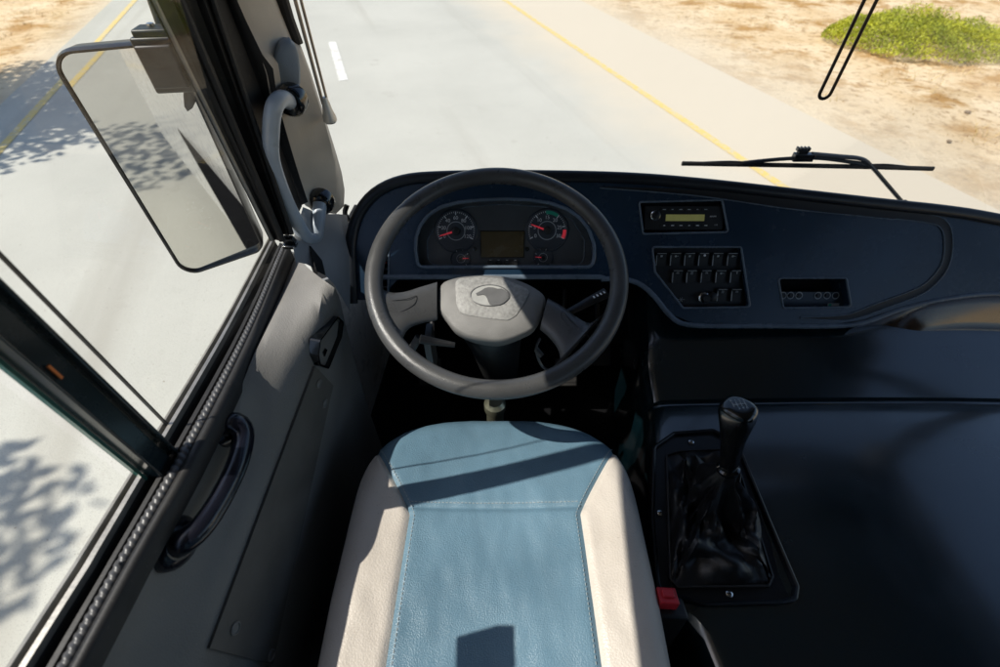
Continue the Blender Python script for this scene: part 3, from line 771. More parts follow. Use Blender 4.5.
m = MB(); m.lathe([(.006, 0), (.006, .004), (.003, .005)], Matrix.Translation(cb+Vector((-.006, -.002, .0555))), 14); m.build('clamp_bolt', M_chrome, mir)
m = MB(); p1 = cb+Vector((.0, .02, .03)); m.tube(smooth_line([p1, p1+Vector((.0, .03, .12)), p1+Vector((.02, .08, .35)), p1+Vector((.10, .16, .62))], 24), .012, 12)
m.tube(smooth_line([cb+Vector((.0, .03, -.02)), Vector((-.62, 1.02, 1.04)), Vector((-.66, 1.03, .98)), Vector((-.72, 1.03, .9))], 12), .014, 12)
m.build('mirror_arm', M_black, mir)
# little glass suction tag on the mirror face: red and white ring with printed tail
# ================================================================== DASHBOARD
dash = thing('dashboard', (.3, .95, .75), 'dark navy dashboard with radio and switches below the windscreen', 'dashboard')
P0 = Vector((0, .91, .78)); NV_ = Vector((0, -.819, .574)); VV = Vector((0, .574, .819)); UU = Vector((1, 0, 0))
def D3(q, n_=0): return P0+UU*q[0]+VV*q[1]+NV_*n_
def duv(px, py, n_=0):
    p = atpl(px, py, P0+NV_*n_, NV_)-P0; return Vector((p.dot(UU), p.dot(VV)))
def dl(pts, n_=0): return [duv(*p, n_) for p in pts]
def plate(name, loop, n0_, n1_, m_, parent, inset=0, **kw):
    mb = MB(); a = [D3(q, n0_) for q in loop]
    if inset:
        l2_ = offset2(loop, inset); mb.loft([a, [D3(q, n1_-inset) for q in loop], [D3(q, n1_) for q in l2_]], closed=True); mb.poly([[D3(q, n1_) for q in l2_]])
    else: mb.loft([a, [D3(q, n1_) for q in loop]], closed=True); mb.poly([[D3(q, n1_) for q in loop]])
    return mb.build(name, m_, parent, **kw)
fo = fillet(dl([(352, 300), (352, 240), (366, 204), (400, 184), (460, 180), (620, 182), (700, 188), (800, 199), (880, 208), (945, 216), (1000, 225), (1180, 262),
     (1180, 262+60), (1000, 292), (945, 297), (900, 307), (862, 320), (835, 324), (692, 323), (672, 314), (655, 294), (640, 281), (622, 277), (560, 277), (400, 277), (392, 285), (380, 300)]),
     [.01, .04, .04, .05, .0, 0, 0, 0, 0, 0, 0, 0, 0, .04, .05, .06, .04, .0, .03, .03, .03, .02, 0, 0, .01, .01, .01], 8)
h_cl = fillet(dl([(418, 267), (415.5, 250), (416, 238), (420, 226), (428, 215), (441, 207), (458, 202.5), (480, 200), (505, 199), (530, 200), (550, 203), (567, 209), (580, 218), (589, 230), (594, 244), (594.5, 256), (592, 267)]), [.014]+[.05]*15+[.014], 5)
h_ra = fillet(dl([(639, 202), (722, 200), (728, 232), (643, 234)]), .005, 4)
h_sw = fillet(dl([(652, 247), (741, 247), (750, 307), (683, 308), (655, 272)]), .006, 4)
h_tr = fillet(dl([(778, 278), (846, 278), (851, 307), (783, 308)]), .007, 4)
h_vt = fillet(dl([(380, 246), (389, 246), (388, 296), (379, 296)]), .006, 4)
holes = [h_cl, h_ra, h_sw, h_tr, h_vt]
def inside(p, L):
    c = False; n_ = len(L)
    for i in range(n_):
        a, b = L[i], L[i-1]
        if (a[1] > p[1]) != (b[1] > p[1]) and p[0] < (b[0]-a[0])*(p[1]-a[1])/(b[1]-a[1])+a[0]: c = not c
    return c
vv, ee = [], []
for L_ in [fo]+holes:
    s0 = len(vv); vv += [Vector(q) for q in L_]; ee += [(s0+i, s0+(i+1) % len(L_)) for i in range(len(L_))]
for i in range(80):
    for j in range(16):
        g = Vector((-.35+i*.025, -.36+j*.035)); 
        if inside(g, fo) and not any(inside(g, h) for h in holes): vv.append(g)
cv, ce, cf, _, _, _ = delaunay_2d_cdt(vv, ee, [], 0, 1e-6)
m = MB(); cb_ = [m.bm.verts.new(D3(v)) for v in cv]
for f in cf:
    c = (cv[f[0]]+cv[f[1]]+cv[f[2]])/3
    if inside(c, fo) and not any(inside(c, h) for h in holes): m.face([cb_[i] for i in f])
m.loft([[D3(q) for q in fo], [D3(q, -.03) for q in fo]], closed=True)
for h, dp in zip(holes, (.035, .02, .016, .06, .03)): m.loft([[D3(q) for q in h], [D3(q, -dp) for q in h]], closed=True)
m.build('fascia', M_dash, dash, sharp=30, recalc=False)
for h, nm in ((h_cl, 'cluster_surround'), (h_ra, 'radio_surround'), (h_sw, 'switch_surround'), (h_tr, 'tray_surround'), (h_vt, 'vent_surround')):
    m = MB(); l_ = [D3(q, .0005) for q in h]; m.tube(l_, .0024 if h is not h_cl else .004, 8, closed=True, up=NV_); m.build(nm, M_lip, dash, sharp=80)
# backs
for h, dp, nm, mm in ((h_vt, .03, 'vent_back', M_void),):
    m = MB(); m.poly([[D3(q, -dp+.001) for q in h]]); m.build(nm, mm, dash)
m = MB(); c = duv(383, 262); m.box(D3(c, -.02), (.010, .012, .004)); m.build('orange_plug', mat('orange_plug', (.45, .06, .02), .5), dash)
# vent slats
for k in range(5):
    m = MB(); c = duv(384, 252+k*9); m.box(D3(c, -.016), (.018, .003, .012), Matrix.Rotation(.6, 3, 'X')); m.build('vent_slat', M_black, dash)

# rolled top edge: outer band from the left foot, over the top, to the right
band = dl([(353, 303), (351, 262), (352, 236), (360, 212), (376, 193), (402, 181), (440, 177), (520, 176), (620, 178), (700, 184), (800, 195), (880, 204), (945, 211), (1000, 220), (1180, 255)], .0)
m = MB(); m.tube(smooth_line([D3(q, .004) for q in band], 120), .0125, 14, flat=.75, up=NV_); m.build('top_roll', mat('dash_roll', (.012, .015, .021), .38, bump=(500, .2, 'voronoi', .0006), var=(10, .2)), dash, sharp=80)
# groove around the passenger side of the fascia
gr = dl([(600, 187), (700, 193), (800, 205), (880, 213), (930, 219), (944, 226), (948, 242), (945, 264), (932, 282), (915, 293), (880, 306), (856, 315), (838, 318), (800, 318)])
gs = smooth_line([Vector((q[0], q[1], 0)) for q in gr], 110)
def groove_w(i): return .0105 if i < 52 else .0075
m = MB()
rows = []
for i, p in enumerate(gs):
    d = (gs[min(i+1, 110)]-gs[max(i-1, 0)]).normalized(); nn = Vector((-d.y, d.x, 0)); w = .001+.009*min(1, i/35) if i < 60 else .0075*min(1, (110-i)/14)+.0008
    rows.append([D3(p+nn*w, .0012), D3(p+nn*w*.4, .0006), D3(p-nn*w*.4, .0006), D3(p-nn*w, .0012)])
m.loft(rows); m.build('groove', mat('groove_black', (.003, .003, .004), .5), dash)
m = MB(); pts = []
for i, p in enumerate(gs):
    d = (gs[min(i+1, 110)]-gs[max(i-1, 0)]).normalized(); nn = Vector((-d.y, d.x, 0)); w = .001+.009*min(1, i/35) if i < 60 else .0075*min(1, (110-i)/14)+.0008
    pts.append((p-nn*(w+.001), p+nn*(w+.001)))
m.tube([D3(p[0], .0010) for p in pts], .0016, 6, up=NV_); m.tube([D3(p[1], .0010) for p in pts[40:]], .0018, 6, up=NV_); m.build('groove_edge', M_lip, dash, sharp=80)  # light lines stand in for highlights along the groove
# bottom lip
bl = dl([(600, 279), (622, 279), (640, 284), (655, 297), (670, 315), (690, 325), (760, 326), (835, 326), (865, 322), (902, 309), (945, 299), (1000, 294), (1090, 300), (1180, 322)])
m = MB(); m.tube(smooth_line([D3(q, -.001) for q in dl([(380, 277), (440, 277), (520, 277), (600, 277)])]+[D3(q, -.001) for q in bl], 120), .0062, 12, flat=.8, up=NV_); m.build('lower_lip', M_lip, dash, sharp=80)
# navy lower rail inside the knee cut-out (left) 
# lower skirt: from the bottom lip forward and down
lp = smooth_line([D3(q, -.002) for q in dl([(352, 302), (400, 279), (600, 279)])]+[D3(q, -.002) for q in bl], 90)
m = MB(); rows = []
for p in lp:
    rows.append([p, p+Vector((0, .03, -.012)), p+Vector((0, .12, -.03)), Vector((p.x, 1.1, .45)), Vector((p.x, 1.22, .0))])
m.loft(rows); m.build('knee_panel', M_black, dash, sharp=50)
# right end: glossy dark under-panel that bows towards the door
m = MB(); rows = []
q1 = dl([(858, 327), (902, 312), (945, 302), (1000, 297), (1090, 303), (1180, 325)])
for p in smooth_line([D3(q, -.004) for q in q1], 30):
    t = min(1, max(0, (p.x-.84)/.20)); t = t*t*(3-2*t)
    rows.append([p, p+Vector((0, .01-.012*t, -.02)), p+Vector((0, .035-.055*t, -.06)), p+Vector((0, .045-.080*t, -.11)), p+Vector((0, .06-.08*t, -.16))])
m.loft(rows); m.build('glossy_underpanel', mat('reflected_brown', (.075, .043, .026), .16, coat=.9, coatr=.12, var=(3, .3)), dash, sharp=80)  # brown base colour paints in the reflection of sandy ground
# top surface down to the windscreen base
tp = smooth_line([D3(q, -.002) for q in band], 100)
m = MB(); rows = []
for p in tp:
    rows.append([p, p+Vector((0, .035, -.02)), Vector((p.x, 1.22, p.z-.30)), Vector((p.x, 1.23, .3))])
m.loft(rows); m.build('dash_top', M_black, dash, sharp=50)

# ---- instrument cluster
cl = None
m = MB(); m.poly([[D3(q, -.033) for q in h_cl]]); cl = m.build('instrument_cluster', M_clus, dash)
# raised inner bowl behind the gauges
arch = fillet(dl([(428, 265), (427, 240), (440, 219), (465, 207), (505, 204), (546, 207), (572, 219), (585, 240), (584, 265)], -.03), .02, 6)
m = MB(); l_ = [D3(q, -.032) for q in arch]; m.tube(l_, .0012, 6, closed=True, up=NV_); m.build('bowl_rim', M_lip, cl)
def frame_at(px, py, n_):
    q = duv(px, py, n_); M = Matrix.Identity(4)
    for i in range(3): M[i][0] = UU[i]; M[i][1] = VV[i]; M[i][2] = NV_[i]
    M.translation = D3(q, n_); return M
def gauge(px, py, r, labels, a0, a1, na, minor=40, clip=None, green=None, red=None, nm='gauge'):
    Mx = frame_at(px, py, -.030)
    m = MB().use(M_dial); m.lathe([(r*1.10, -.003), (r*1.10, 0), (r*1.04, .002), (r*1.0, .0005)], Mx, 48)
    m.use(M_dim)
    k = 48
    m.loft([[Mx @ Vector((rr*math.cos(2*PI*i/k), rr*math.sin(2*PI*i/k), .0012)) for i in range(k)] for rr in (r*.43, r*.47)], closed=True)
    m.use(M_text)
    for i in range(minor+1):
        a = a0+(a1-a0)*i/minor; big = i % max(1, minor//(len(labels)-1)) == 0 if len(labels) > 1 else False
        r0, r1, w = (r*.78, r*.95, r*.028) if big else (r*.88, r*.95, r*.014)
        d = Vector((math.cos(a), math.sin(a), 0)); s_ = Vector((-d.y, d.x, 0))*w
        m.face([m.bm.verts.new(Mx @ (p+Vector((0, 0, .0014)))) for p in (d*r0-s_, d*r1-s_, d*r1+s_, d*r0+s_)])
    for i, t in enumerate(labels):
        if not t: continue
        a = a0+(a1-a0)*i/(len(labels)-1)
        m.text(t, r*.25, Mx @ Matrix.Translation((math.cos(a)*r*.64, math.sin(a)*r*.64, .0015)))
    for rng_, mm in ((green, M_green), (red, M_needle)):
        if rng_:
            m.use(mm); m.loft([[Mx @ Vector((rr*math.cos(a0+(a1-a0)*(rng_[0]+(rng_[1]-rng_[0])*i/12)), rr*math.sin(a0+(a1-a0)*(rng_[0]+(rng_[1]-rng_[0])*i/12)), .0016)) for i in range(13)] for rr in (r*.80, r*.97)])
    g = m.build(nm, None, cl, sharp=30, recalc=False)
    m = MB().use(M_needle); d = Vector((math.cos(na), math.sin(na), 0)); s_ = Vector((-d.y, d.x, 0))
    m.face([m.bm.verts.new(Mx @ (p+Vector((0, 0, .005)))) for p in (d*-r*.05-s_*r*.06, d*r*.86-s_*r*.02, d*r*.86+s_*r*.02, d*-r*.05+s_*r*.06)])
    m.use(M_black); m.lathe([(r*.2, .002), (r*.2, .0055), (r*.15, .0065)], Mx, 24)
    m.build('needle', None, cl, recalc=False)
gauge(456, 231, .0465, ['0', '20', '40', '60', '80', '100', '120'], R(205), R(-25), R(197), 36)
gauge(547, 230.5, .0465, ['0', '5', '10', '15', '20', '25', '30'], R(205), R(-25), R(160), 36, green=(.48, .66), red=(.88, 1))
gauge(461, 258.5, .022, ['', '1', ''], R(120), R(-50), R(2), 4, nm='fuel_gauge')
gauge(543, 257.5, .022, ['', '', ''], R(235), R(70), R(175), 4, nm='temperature_gauge')
def drect(px0, py0, px1, py1, n_):
    a, b = duv(px0, py0, n_), duv(px1, py1, n_); return [(a[0], a[1]), (b[0], a[1]), (b[0], b[1]), (a[0], b[1])]
q = drect(481, 231.5, 523.5, 257, -.03); plate('display_frame', [Vector(p) for p in offset2(q, -.0025)], -.033, -.029, M_gloss, cl)
plate('display', [Vector(p) for p in q], -.031, -.0282, M_lcd, cl)
for k in range(4):
    Mx = frame_at(490.5+k*8.2, 262.5, -.031); m = MB().use(M_black); m.lathe([(.0075, 0), (.0075, .006), (.006, .008)], Mx, 18); m.use(M_text)
    m.box(Mx @ Vector((0, .006, .0085)), (.005, .0015, .0006)); m.build('button', None, cl)
for px in (475, 527):
    Mx = frame_at(px, 249, -.031); m = MB(); m.lathe([(.005, 0), (.005, .002), (.003, .0025)], Mx, 14); m.build('warning_lamp', M_gloss, cl)
# clear lens over the gauges (a real bowed plastic window)
m = MB(); a = offset2(h_cl, .004)
ctr = sum((Vector(q) for q in a), Vector((0, 0)))/len(a)
m.loft([[D3(ctr+(Vector(q)-ctr)*s_, -.018+.006*(1-s_*s_)) for q in a] for s_ in (1, .85, .6, .3, .05)], closed=True)
m.build('clear_lens', glass_mat('lens', (.98, .98, .98), .5, .05), cl)

# ---- radio
m = MB().use(M_void); m.poly([[D3(q, -.019) for q in h_ra]]); m.use(M_black)
ra_q = drect(645, 206, 722, 230, -.006)
a = fillet(ra_q, .003, 3); m.loft([[D3(q, -.019) for q in a], [D3(q, -.005) for q in a], [D3(q, -.004) for q in offset2(a, .001)]], closed=True); m.poly([[D3(q, -.004) for q in offset2(a, .001)]])
radio = m.build('radio', None, dash, sharp=30)
plate('display', [Vector(p) for p in drect(666, 214.5, 704, 221, -.004)], -.004, -.003, M_lcd2, radio)
Mx = frame_at(655, 215.5, -.004); m = MB().use(M_chrome); m.lathe([(.0115, 0), (.0115, .004), (.0095, .006), (.0085, .005)], Mx, 28); m.use(M_black); m.lathe([(.0078, .004), (.0078, .010), (.006, .011)], Mx, 24); m.build('volume_knob', None, radio)
for i in range(6):
    for py, mm in ((209.5, M_dim), (225.5, M_text)):
        Mx = frame_at(664+i*8.3, py, -.0035); m = MB().use(M_black); m.box(Mx.translation, (.014, .0045, .003), Mx.to_3x3()); m.use(mm); m.box(Mx.translation+NV_*.0018, (.0065 if (i*7+int(py)) % 3 else .004, .0016, .0004), Mx.to_3x3()); m.build('button', None, radio)
Mx = frame_at(713, 216.5, -.0034); m = MB().use(M_text); m.text('AM/FM', .005, Mx); m.build('lettering', None, radio)
Mx = frame_at(716, 225, -.0034); m = MB().use(M_dim); m.text('USB', .0045, Mx); m.build('lettering', None, radio)

# ---- switch panel
m = MB(); m.poly([[D3(q, -.015) for q in h_sw]]); sp = m.build('switch_panel', M_black, dash)
def switch(px, py, mark):
    Mx = frame_at(px, py, -.014); R3 = Mx.to_3x3(); w, h = .0235, .030
    m = MB().use(M_black)
    pr = [(-h/2, 0), (-h/2, .006), (-h*.05, .0045), (h/2, .011), (h/2, 0)]
    A = [Mx @ Vector((-w/2, y, z)) for y, z in pr]; B = [Mx @ Vector((w/2, y, z)) for y, z in pr]
    m.prism(A, B)
    o = None
    if mark:
        m.use(M_text); 
        if mark == 1: m.lathe([(.0028, 0), (.0028, .0006)], Mx @ Matrix.Translation((.001, h*.33, .0104)), 12)
        else: m.text('Y', .008, Mx @ Matrix.Translation((.002, h*.30, .0108)))
    else:
        m.use(M_dim); kk = int(px*7+py) % 4; Q = Mx @ Matrix.Translation((0, h*.27, .0092)) @ Matrix.Rotation(.43, 4, 'X')
        if kk == 0: m.box(Q @ Vector((0, 0, 0)), (.007, .0012, .0006), Q.to_3x3()); m.box(Q @ Vector((0, .0025, 0)), (.005, .001, .0006), Q.to_3x3())
        elif kk == 1: m.lathe([(.0025, 0), (.0025, .0006)], Q, 10); m.box(Q @ Vector((.005, 0, 0)), (.003, .001, .0006), Q.to_3x3())
        elif kk == 2:
            for d_ in (-.002, .0005, .003): m.box(Q @ Vector((0, d_, 0)), (.006, .0009, .0006), Q.to_3x3())
        else: m.box(Q.translation, (.0045, .0045, .0005), Q.to_3x3())
    m.use(M_dim); m.box(Mx @ Vector((-w/2+.0008, 0, .0085)), (.0016, h*.9, .0008), R3); m.box(Mx @ Vector((0, h/2-.0006, .0113)), (w*.9, .001, .0006), R3)
    m.build('switch', None, sp, sharp=30)
for px in (660, 674, 688, 702, 716, 730.5): switch(px, 259.5, 1 if px == 702 else 0)
for px in (676, 690, 704.5, 719, 733.5): switch(px, 276.5, 2 if px == 733.5 else 0)
for px in (720.5, 734.5): switch(px, 295, 0)
Mx = frame_at(703, 297.5, -.014); m = MB().use(M_chrome); m.lathe([(.013, 0), (.013, .006), (.010, .008), (.009, .004)], Mx, 26); m.use(M_black); m.lathe([(.0088, .004), (.0095, .018), (.008, .021)], Mx @ Matrix.Translation((.0, 0, 0)), 22); m.build('lighter_socket', None, sp)
Mx = frame_at(711, 296.5, -.014); m = MB(); m.lathe([(.010, 0), (.011, .004), (.011, .010), (.008, .012)], Mx, 22); m.build('rotary_knob', M_black, sp)
Mx = frame_at(681, 299.5, -.0145); m = MB().use(M_dim)
for a in range(6): m.box(Mx.translation+Mx.to_3x3() @ Vector((math.cos(a*PI/3)*.003, math.sin(a*PI/3)*.003, 0)), (.006, .0008, .0004), Mx.to_3x3() @ Matrix.Rotation(a*PI/3, 3, 'Z'))
m.box(Mx.translation, (.018, .0008, .0004), Mx.to_3x3()); m.build('fan_symbol', None, sp)

# ---- lower tray with the heater dials
m = MB(); m.poly([[D3(q, -.058) for q in h_tr]]); tr = m.build('heater_tray', M_void, dash)
q = duv(814, 298, -.02); m = MB().use(mat('tray_navy', (.02, .035, .055), .4)); Rm = frame_at(0, 0, 0).to_3x3()
m.box(D3((q[0], q[1]-.006), -.026), (.150, .040, .004), Rm); m.build('dial_plate', None, tr)
for k, (px, py) in enumerate(((783, 295.5), (790.5, 295.5), (799, 295.5), (818, 295.5), (827, 295.5), (835.5, 295.5))):
    Mx = frame_at(px, py, -.0235); m = MB().use(M_dim)
    n_ = 24; m.loft([[Mx @ Vector((rr*math.cos(2*PI*i/n_), rr*math.sin(2*PI*i/n_), .0004)) for i in range(n_)] for rr in (.0068, .0088)], closed=True)
    a = 1+k; m.box(Mx @ Vector((0, 0, .0005)), (.009, .0012, .0005), Rm @ Matrix.Rotation(a, 3, 'Z'))
    m.use(M_black); m.lathe([(.0045, .0005), (.0045, .003)], Mx, 14); m.build('dial', None, tr, recalc=False)
m = MB().use(M_dim); q = duv(834, 305.5, -.02); m.box(D3(q, -.0225), (.027, .010, .001), Rm); m.use(M_green); m.box(D3((q[0]-.0085, q[1]), -.0215), (.006, .008, .001), Rm); m.build('label_tag', None, tr)

# ================================================================== STEERING WHEEL
KW = 1.07
WC = Vector((-.006*KW, .630*KW, CAMZ-.512*KW)); we = R(70); WN = Vector((0, -math.cos(we), math.sin(we))); WV = Vector((0, math.sin(we), math.cos(we)))
sw = thing('steering_wheel', WC, 'two-spoke grey bus steering wheel in front of the seat', 'steering wheel')
def W(q, n_=0): return WC+UU*q[0]+WV*q[1]+WN*n_
def wuv(px, py, n_=0):
    p = atpl(px, py, WC+WN*n_, WN)-WC; return Vector((p.dot(UU), p.dot(WV)))
RR = .2145*KW
m = MB(); rows = []; k = 160
for i in range(k):
    a = 2*PI*i/k; d = UU*math.cos(a)+WV*math.sin(a); row = []
    deg = math.degrees(a) % 360
    for j in range(18):
        b = 2*PI*j/18; rr = .0158*KW
        # faint seam grooves where the grip sections meet
        g = 1-.05*max(0, 1-min(abs(deg-s_) for s_ in (38, 142, 205, 318))/1.2)
        row.append(WC+d*(RR+rr*g*math.cos(b))+WN*(rr*g*.95*math.sin(b)))
    rows.append(row)
rows.append(rows[0]); m.loft(rows, closed=True); m.build('rim', M_wheel, sw, sharp=60)
# hub
NH = -.032
hp = [(438, 288), (443, 281), (456, 276.5), (472, 274.5), (490, 274), (508, 276), (526, 282), (540, 290), (546, 297), (544, 308), (540, 320), (534, 328), (520, 335), (504, 340), (488, 340), (468, 336), (454, 329), (445, 318), (438, 309), (437, 298)]
hl = [wuv(px, py, NH) for px, py in hp]; hl = [Vector(p[:2]) for p in smooth_line([Vector((q[0], q[1], 0)) for q in hl+[hl[0]]], 60)][:-1]
hc = sum(hl, Vector((0, 0)))/len(hl)
m = MB(); sc = lambda s_: [hc+(q-hc)*s_ for q in hl]
m.loft([[W(q, NH-.055) for q in sc(.86)], [W(q, NH-.030) for q in sc(.97)], [W(q, NH-.012) for q in sc(1)], [W(q, NH-.004) for q in sc(.985)], [W(q, NH) for q in sc(.94)], [W(q, NH+.004) for q in sc(.6)], [W(q, NH+.005) for q in sc(.15)]], closed=True, capa=True, capb=True)
m.build('hub', M_hub, sw, sharp=50)
# inner pad of the horn
pp = [(455, 279), (480, 276.5), (505, 279), (531, 290), (524, 304), (516, 316), (508, 320.5), (490, 319), (470, 316), (460, 313), (456, 303)]
pl_ = fillet([wuv(px, py, NH+.005) for px, py in pp], .012, 5); pc_ = sum(pl_, Vector((0, 0)))/len(pl_)
ps = lambda s_: [pc_+(q-pc_)*s_ for q in pl_]
pad = MB(); pad.loft([[W(q, NH+.000) for q in ps(1)], [W(q, NH+.0055) for q in ps(.995)], [W(q, NH+.0065) for q in ps(.96)], [W(q, NH+.0075) for q in ps(.5)]], closed=True, capb=True)
pad = pad.build('horn_pad', M_hub2, sw, sharp=50)
# emblem: oval badge with an animal head in profile
ze = lambda zx, zy: wuv(430+zx/7.41, 260+zy/7.41, NH+.0085)
ov = [ze(442+148*math.cos(t)*(1 if True else 1), 263+80*math.sin(t)) for t in [2*PI*i/40 for i in range(40)]]
oc = sum(ov, Vector((0, 0)))/40
m = MB().use(M_emb); m.loft([[W(oc+(q-oc)*s_, NH+h) for q in ov] for s_, h in ((1, .006), (1, .0095), (.94, .010), (.92, .0085))], closed=True)
m.use(M_emb2); m.poly([[W(oc+(q-oc)*.93, NH+.0088) for q in ov]])
hd = [(340, 250), (362, 238), (385, 226), (404, 212), (432, 204), (470, 206), (500, 216), (530, 214), (556, 226), (574, 246), (578, 272), (568, 300), (545, 322), (510, 336), (470, 337), (444, 332), (432, 312), (424, 288), (410, 266), (392, 258), (370, 262), (348, 264)]
hv = [ze(*p) for p in hd]
m.use(M_emb); m.loft([[W(q, NH+.0088) for q in hv], [W(q, NH+.0102) for q in hv]], closed=True); m.poly([[W(q, NH+.0102) for q in hv]])
m.build('emblem', None, pad, sharp=30)
# spokes
def spoke(upper, lower, seamq):
    N_ = 26
    U1 = smooth_line([Vector((*wuv(px, py, n_), n_)) for px, py, n_ in upper], N_); L1 = smooth_line([Vector((*wuv(px, py, n_), n_)) for px, py, n_ in lower], N_)
    m = MB(); rows = []
    for i in range(N_+1):
        u, l = U1[i], L1[i]; row = []
        K = 10
        for j in range(K+1):
            t = j/K; p = u.lerp(l, t); bul = .008*(1-(2*t-1)**4); row.append(W((p.x, p.y), p.z+bul-.004))
        for j in range(K, -1, -1):
            t = j/K; p = u.lerp(l, t); bul = .012*(1-(2*t-1)**4); row.append(W((p.x, p.y), p.z-bul-.006))
        rows.append(row)
    m.loft(rows, closed=True, capa=True, capb=True); s_ = m.build('spoke', M_wheel, sw, sharp=60)
    # scored outline on the spoke face
    m = MB(); q = [Vector((*wuv(px, py, n_), n_)) for px, py, n_ in seamq]; ql = smooth_line(q, 20)
    m.tube([W((p.x, p.y), p.z+.0044) for p in ql], .0006, 6); m.build('seam_line', M_black, s_)
spoke([(437, 281, -.026), (420, 286, -.020), (403, 291, -.012), (389, 291, -.004), (377, 284, .0), (368, 268, 0)],
      [(437, 319, -.028), (422, 322, -.020), (409, 327, -.012), (402, 338, -.006), (402, 352, -.002), (408, 364, .0)],
      [(392, 302, -.006), (408, 300, -.012), (417, 297, -.018), (414, 306, -.016), (398, 314, -.008), (380, 317, -.001)])
spoke([(548, 297, -.026), (562, 305, -.020), (577, 316, -.012), (590, 322, -.006), (602, 314, -.001), (612, 304, 0)],
      [(540, 328, -.028), (551, 338, -.020), (559, 350, -.012), (560, 362, -.007), (552, 374, -.002), (538, 383, 0)],
      [(600, 347, -.001), (589, 338, -.006), (572, 323, -.013), (562, 312, -.018), (562, 320, -.017), (575, 332, -.011)])

# column and stalks
colm = thing('steering_column', WC+Vector((0, .1, -.3)), 'black steering column shroud behind the wheel hub', 'steering column')
hub0 = W(hc, NH-.05)
m = MB(); e = Vector((0, .80, .35)); ax = (e-hub0); Mx = Matrix.Translation(hub0) @ ax.to_track_quat('Z', 'Y').to_matrix().to_4x4(); L_ = ax.length
m.lathe([(.055, -.005), (.062, .02), (.066, .06), (.060, .12), (.05, L_)], Mx, 28); m.build('shroud', M_black, colm)
m = MB(); Mx = Matrix.Translation(at(495, 408, z=.42)); m.lathe([(.020, -.40), (.021, -.02), (.026, 0), (.026, .02), (.018, .03)], Mx, 24); m.build('lower_joint', mat('column_joint', (.30, .30, .22), .3, metal=.7, var=(40, .3)), colm)
m = MB(); m.tube(smooth_line([at(556, 318, z=.75), at(575, 309, z=.752), at(590, 301, z=.757), at(606, 293, z=.765)], 16), lambda t: .006+.006*t, 12, flat=.7); st_ = m.build('indicator_stalk', M_black, colm)
m = MB()
for k in range(4): p = at(594+k*3.4, 297.0-k*1.6, z=.772); m.box(p, (.003, .005, .0006), Matrix.Rotation(.4, 3, 'Z'))
m.build('stalk_symbols', M_text, st_)
m = MB(); m.tube(smooth_line([at(455, 345, z=.72), at(436, 342, z=.725), at(420, 339, z=.735)], 12), lambda t: .005+.004*t, 10); m.build('wiper_stalk', M_black, colm)
m = MB(); m.box(at(431, 350, z=.66), (.012, .05, .10)); m.tube([at(419, 337, z=.70), at(413, 347, z=.68), at(410, 352, z=.67)], .008, 10); m.build('ignition_switch', mat('metal_worn', (.10, .10, .10), .35, metal=.5), colm)
m = MB(); m.tube(smooth_line([at(540, 338, z=.66), at(536, 350, z=.64), at(542, 366, z=.6), at(552, 372, z=.6)], 12), .003, 8); m.tube([at(536, 349, z=.64), at(542, 356, z=.63)], .006, 8); m.build('wiring', MATS['metal_worn'], colm)

# pedals in the footwell
for i, (px, py, lb) in enumerate(((600, 352, 'black accelerator pedal at the right of the footwell'), (566, 372, 'black brake pedal in the middle of the footwell'), (430, 372, 'black clutch pedal at the left of the footwell'))):
    p = at(px, py, z=.20); t = thing('pedal', p, lb, 'pedal')
    m = MB(); m.box(p, (.07, .09, .014), Matrix.Rotation(.7, 3, 'X')); m.build('pad', M_rubber, t, bevel=.004)
    m = MB(); m.tube([p+Vector((0, .02, -.005)), p+Vector((0, .14, .05)), p+Vector((0, .25, .20))], .010, 10); m.build('arm', M_black, t)
    m = MB(); 
    for k in range(4): m.box(p+Matrix.Rotation(.7, 3, 'X') @ Vector((0, -.03+k*.02, .0085)), (.062, .005, .004), Matrix.Rotation(.7, 3, 'X'))
    m.build('tread', M_rubber, t)

# ================================================================== SEAT
ZC = .525
seat = thing('driver_seat', (0, .2, .1), 'driver seat with blue vinyl centre and cream side bolsters', 'seat')
Y0S, YF, YB, NSE = .34, .570, -.16, 2.7
def shp(y):     # half width of the cushion at y
    w = .268-.020*max(0, (.2-y))
    if y > Y0S: w *= max(0, 1-((y-Y0S)/(YF-Y0S))**NSE)**(1/NSE)
    return w
def sz(x, y):
    r = .046; u = max(0, (y-Y0S)/(YF-Y0S)); w0 = .268-.020*max(0, .2-y)
    rho = ((abs(x)/w0)**NSE+u**NSE)**(1/NSE) if (x or u) else 0
    d = max(0, (1-rho)*.25)
    z = ZC+.012*math.cos(min(1, abs(x)/.26)*PI/2)*(-1)+.010*(abs(x)/.26)**2+.006*math.sin(y*9)
    z -= .022*max(0, (y-.40)/.15)**2
    if d < r: z -= r*(1-math.sqrt(max(0, 1-(1-d/r)**2)))
    b = sb(y); z -= .0065*math.exp(-((abs(x)-b)/.0055)**2)
    if y < YF-.03 and abs(x) < b+.004: z -= .0055*math.exp(-((y-.345)/.0055)**2)
    z += .0022*abs(noise.noise(Vector((x*16+y*4, y*5-x*3, 8))))*(1 if abs(x) > b else .7)
    z += .0035*noise.noise(Vector((x*9, y*7, 0)))+.0012*noise.noise(Vector((x*40, y*22, 3)))
    return z
def sb(y):      # half width of the blue centre
    if y < .33: return .155+.008*(.33-y)/.4
    if y < .49: 
        t = (y-.33)/.16; return .155+.105*t**1.1
    return .260+.05*(y-.49)/.05
ys = [YB+(YF-YB)*(1-(1-i/190)**1.7) for i in range(191)]
def dens(y): return y
m = MB(); rows = []
